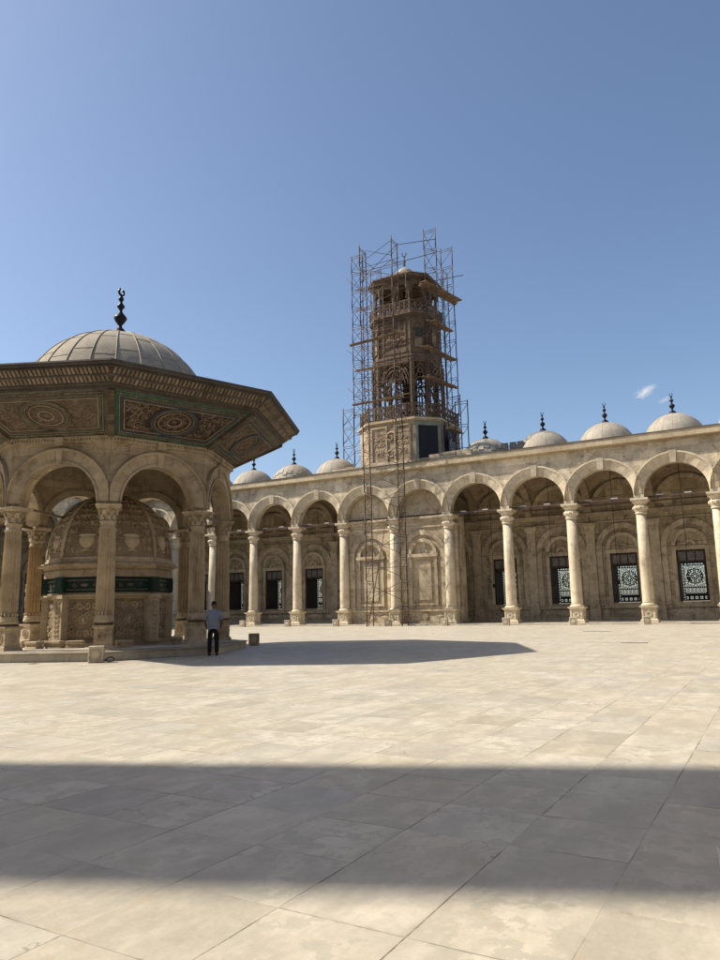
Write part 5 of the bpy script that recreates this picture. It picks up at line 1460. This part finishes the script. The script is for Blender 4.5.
for j in range(9):
    t_ = radians(-22 + 112 * j / 8)
    for k in range(20):
        a = 2 * pi * k / 20
        front = max(0, sin(a))
        tt = t_ if j > 3 else max(t_, radians(28) * front * 1.2)
        vs.append((.090 * cos(tt) * cos(a), .078 + .107 * cos(tt) * sin(a), 1.752 + .122 * sin(tt)))
for j in range(8):
    for k in range(20):
        fs.append((j * 20 + k, j * 20 + (k + 1) % 20, (j + 1) * 20 + (k + 1) % 20, (j + 1) * 20 + k))
hr.add(vs, fs, None, True); hr.build('hair', M['hair'], man, uv=False)
# shirt: untucked, boxy, short sleeves
sh = MB(); vs = []; fs = []; ns = 28
rings = [(0.90, .205, .155, 0.0), (0.97, .205, .155, 0.0), (1.08, .195, .145, 0.005), (1.2, .20, .14, 0.0), (1.34, .215, .14, -0.01), (1.44, .225, .13, -0.015), (1.50, .20, .115, -0.01), (1.545, .13, .09, 0.0), (1.565, .075, .07, 0.012), (1.60, .066, .066, 0.02)]
for (z_, rx, ry, cy_) in rings:
    for k in range(ns):
        a = 2 * pi * k / ns
        wv = 1 + 0.025 * sin(a * 5 + z_ * 9) + 0.02 * sin(a * 9 - z_ * 14)
        vs.append((rx * wv * (abs(cos(a)) ** 0.8) * (1 if cos(a) > 0 else -1), cy_ + ry * wv * (abs(sin(a)) ** 0.8) * (1 if sin(a) > 0 else -1), z_ + (0.012 * sin(3 * a) if z_ < 0.95 else 0)))
for j in range(len(rings) - 1):
    for k in range(ns):
        fs.append((j * ns + k, j * ns + (k + 1) % ns, (j + 1) * ns + (k + 1) % ns, (j + 1) * ns + k))
sh.add(vs, fs, None, True)
for sg in (-1, 1):
    sh.tube([(sg * .12, -.01, 1.49), (sg * .20, -.015, 1.475), (sg * .245, -.03, 1.36), (sg * .268, -.03, 1.22)], 0.072, 14, r2=0.078)
sh.build('shirt', M['shirt'], man, uv=False)
# trousers
tr_ = [(0, 0, 1.00, .165, .125), (0, 0, .93, .16, .12)]; te = [(0, 1)]
for sg in (-1, 1):
    b = len(tr_); tr_ += [(sg * .10, 0, .86, .105, .115), (sg * .11, .015, .68, .088, .098), (sg * .115, .02, .48, .072, .08), (sg * .12, 0.0, .26, .068, .076), (sg * .12, 0.0, .075, .066, .074)]
    te += [(1, b)] + [(b + i, b + i + 1) for i in range(4)]
skinned('trousers', tr_, te, M['trousers'], man)
for sg in (-1, 1):
    s_ = MB(); s_.sphere((sg * .125, .055, .04), .052, .15, .045, 12, 8); s_.build('shoe', M['cable'], man, uv=False)
man.scale = (1.06, 1.03, 1.03)
man.rotation_euler.z = radians(38)

# ------------------------------------------------------------------ minaret of the mosque outside the picture (its shadow crosses the paving)
SUN_AZ = radians(22.0); SUN_EL = radians(46.3)      # direction the shadows run, height of the sun
mn = empty('minaret', (-33.9, -7.18, 0), 0, 'slender stone minaret standing beyond the left edge of the photograph', 'minaret')
ms = MB(); ms.lathe([(1.70, 0), (1.70, 44), (1.70, 56)], 20, smooth=False); ms.build('shaft', M['facade'], mn)
mc = MB(); mc.lathe([(1.66, 56.003), (1.8, 56.4), (1.5, 56.7), (0.2, 70), (0.05, 71)], 16); mc.build('spire', M['lead'], mn)
mq = empty('mosque', (-27.6, -9.8, 0), 0, 'large domed mosque whose front closes the courtyard behind the photographer', 'mosque')
mw = MB()
for i in range(11):
    xc = (i - 5) * S
    mw.archwall(S, 1.3, 9.0, 0.0, 19.0, -1.2, 0.0, xc=xc)
mw.box(-5.5 * S, 5.5 * S, -44, -1.25, 0.0, 19.0); mw.box(-5.5 * S, 5.5 * S, -44, 0.5, 19.003, 19.8)
mw.build('mosque_wall', M['facade'], mq)
md = MB(); md.lathe([(11.5, 19.8), (11.5, 26), (11.0, 26.3)] + [(11.0 * cos(pi / 2 * i / 12) + 0.02, 26.3 + 10.5 * sin(pi / 2 * i / 12)) for i in range(13)], 40, T(0, -22, 0)); md.build('great_dome', M['roof_lead'], mq)

# ------------------------------------------------------------------ cloud wisps (small, far away)
def cloud_mat():
    m = bpy.data.materials.new('cloud_vapour'); m.use_nodes = True; t = m.node_tree; t.nodes.clear()
    out = t.nodes.new('ShaderNodeOutputMaterial'); pv = t.nodes.new('ShaderNodeVolumePrincipled')
    tc = t.nodes.new('ShaderNodeTexCoord'); nz = t.nodes.new('ShaderNodeTexNoise'); nz.inputs['Scale'].default_value = 2.4; nz.inputs['Detail'].default_value = 6; nz.inputs['Roughness'].default_value = 0.6
    ln = t.nodes.new('ShaderNodeVectorMath'); ln.operation = 'LENGTH'
    sb = t.nodes.new('ShaderNodeMath'); sb.operation = 'SUBTRACT'; sb.inputs[0].default_value = 1.0
    mu = t.nodes.new('ShaderNodeMath'); mu.operation = 'MULTIPLY_ADD'; mu.inputs[1].default_value = 2.2; mu.inputs[2].default_value = -1.35
    ad = t.nodes.new('ShaderNodeMath'); ad.operation = 'ADD'
    cl = t.nodes.new('ShaderNodeMath'); cl.operation = 'MULTIPLY'; cl.inputs[1].default_value = 0.05; cl.use_clamp = True
    L = t.links.new
    L(tc.outputs['Object'], nz.inputs['Vector']); L(tc.outputs['Object'], ln.inputs[0]); L(ln.outputs['Value'], sb.inputs[1])
    L(nz.outputs[0], mu.inputs[0]); L(mu.outputs[0], ad.inputs[0]); L(sb.outputs[0], ad.inputs[1]); L(ad.outputs[0], cl.inputs[0])
    L(cl.outputs[0], pv.inputs['Density']); L(pv.outputs[0], out.inputs['Volume']); pv.inputs['Anisotropy'].default_value = -0.3; pv.inputs['Color'].default_value = (1, 1, 1, 1)
    return m
CM = cloud_mat()

# ------------------------------------------------------------------ camera
cam = bpy.data.cameras.new('camera'); co_ = bpy.data.objects.new('camera', cam); COL.objects.link(co_)
yaw, pitch, roll = -0.5035, 0.1757, -0.0200
cy_, sy_ = cos(yaw), sin(yaw); cp_, sp_ = cos(pitch), sin(pitch)
F = Vector((sy_ * cp_, cy_ * cp_, sp_)); r_ = Vector((cy_, -sy_, 0)); u_ = r_.cross(F)
r2 = r_ * cos(roll) + u_ * sin(roll); u2 = -r_ * sin(roll) + u_ * cos(roll)
co_.matrix_world = Matrix(((r2.x, u2.x, -F.x, 0), (r2.y, u2.y, -F.y, 0), (r2.z, u2.z, -F.z, 1.6), (0, 0, 0, 1)))
cam.sensor_fit = 'VERTICAL'; cam.sensor_height = 24.0; cam.sensor_width = 18.0
cam.lens = 24.0 * 716.29 / 960.0
cam.clip_start = 0.05; cam.clip_end = 20000
scene.camera = co_

def along(px, py, dist):
    d = F + r2 * ((px - 360) / 716.29) - u2 * ((py - 480) / 716.29); d.normalize()
    return Vector((0, 0, 1.6)) + d * dist
for px, py, a_, b_, lb in ((645, 392, 62, 26, 'small white cloud wisp above the arcade roof'), (664, 400, 36, 7, 'fainter thin cloud wisp trailing right of the small cloud')):
    m = MB(); m.sphere((0, 0, 0), 1, 1, 1, 20, 12)
    o = m.build('cloud', CM, None, lb, 'cloud', uv=False); o.location = along(px, py, 3000)
    o.scale = (a_, 30, b_); o.rotation_euler = (0, radians(-18), radians(-20))

# ------------------------------------------------------------------ light
sunl = bpy.data.lights.new('sun', 'SUN'); sunl.energy = 5.0; sunl.angle = radians(0.53); sunl.color = (1.0, 0.925, 0.80)
so = bpy.data.objects.new('sun', sunl); COL.objects.link(so)
to = Vector((-cos(SUN_AZ) * cos(SUN_EL), -sin(SUN_AZ) * cos(SUN_EL), sin(SUN_EL)))
so.rotation_euler = to.to_track_quat('Z', 'Y').to_euler(); so.location = to * 200
w = bpy.data.worlds.new('World'); scene.world = w; w.use_nodes = True
nt = w.node_tree; nt.nodes.clear()
bg = nt.nodes.new('ShaderNodeBackground'); ow = nt.nodes.new('ShaderNodeOutputWorld'); sk = nt.nodes.new('ShaderNodeTexSky')
sk.sky_type = 'NISHITA'; sk.sun_disc = False; sk.sun_elevation = SUN_EL
sk.sun_rotation = atan2(to.x, to.y)
sk.altitude = 200; sk.air_density = 1.0; sk.dust_density = 1.7; sk.ozone_density = 2.2
nt.links.new(sk.outputs[0], bg.inputs[0]); nt.links.new(bg.outputs[0], ow.inputs[0]); bg.inputs[1].default_value = 0.12
vs_ = scene.view_settings; vs_.view_transform = 'Standard'; vs_.look = 'None'; vs_.exposure = 0.38; vs_.gamma = 1.0; vs_.use_curve_mapping = False
scene.cycles.max_bounces = 6; scene.cycles.diffuse_bounces = 4
scene.cycles.volume_bounces = 4
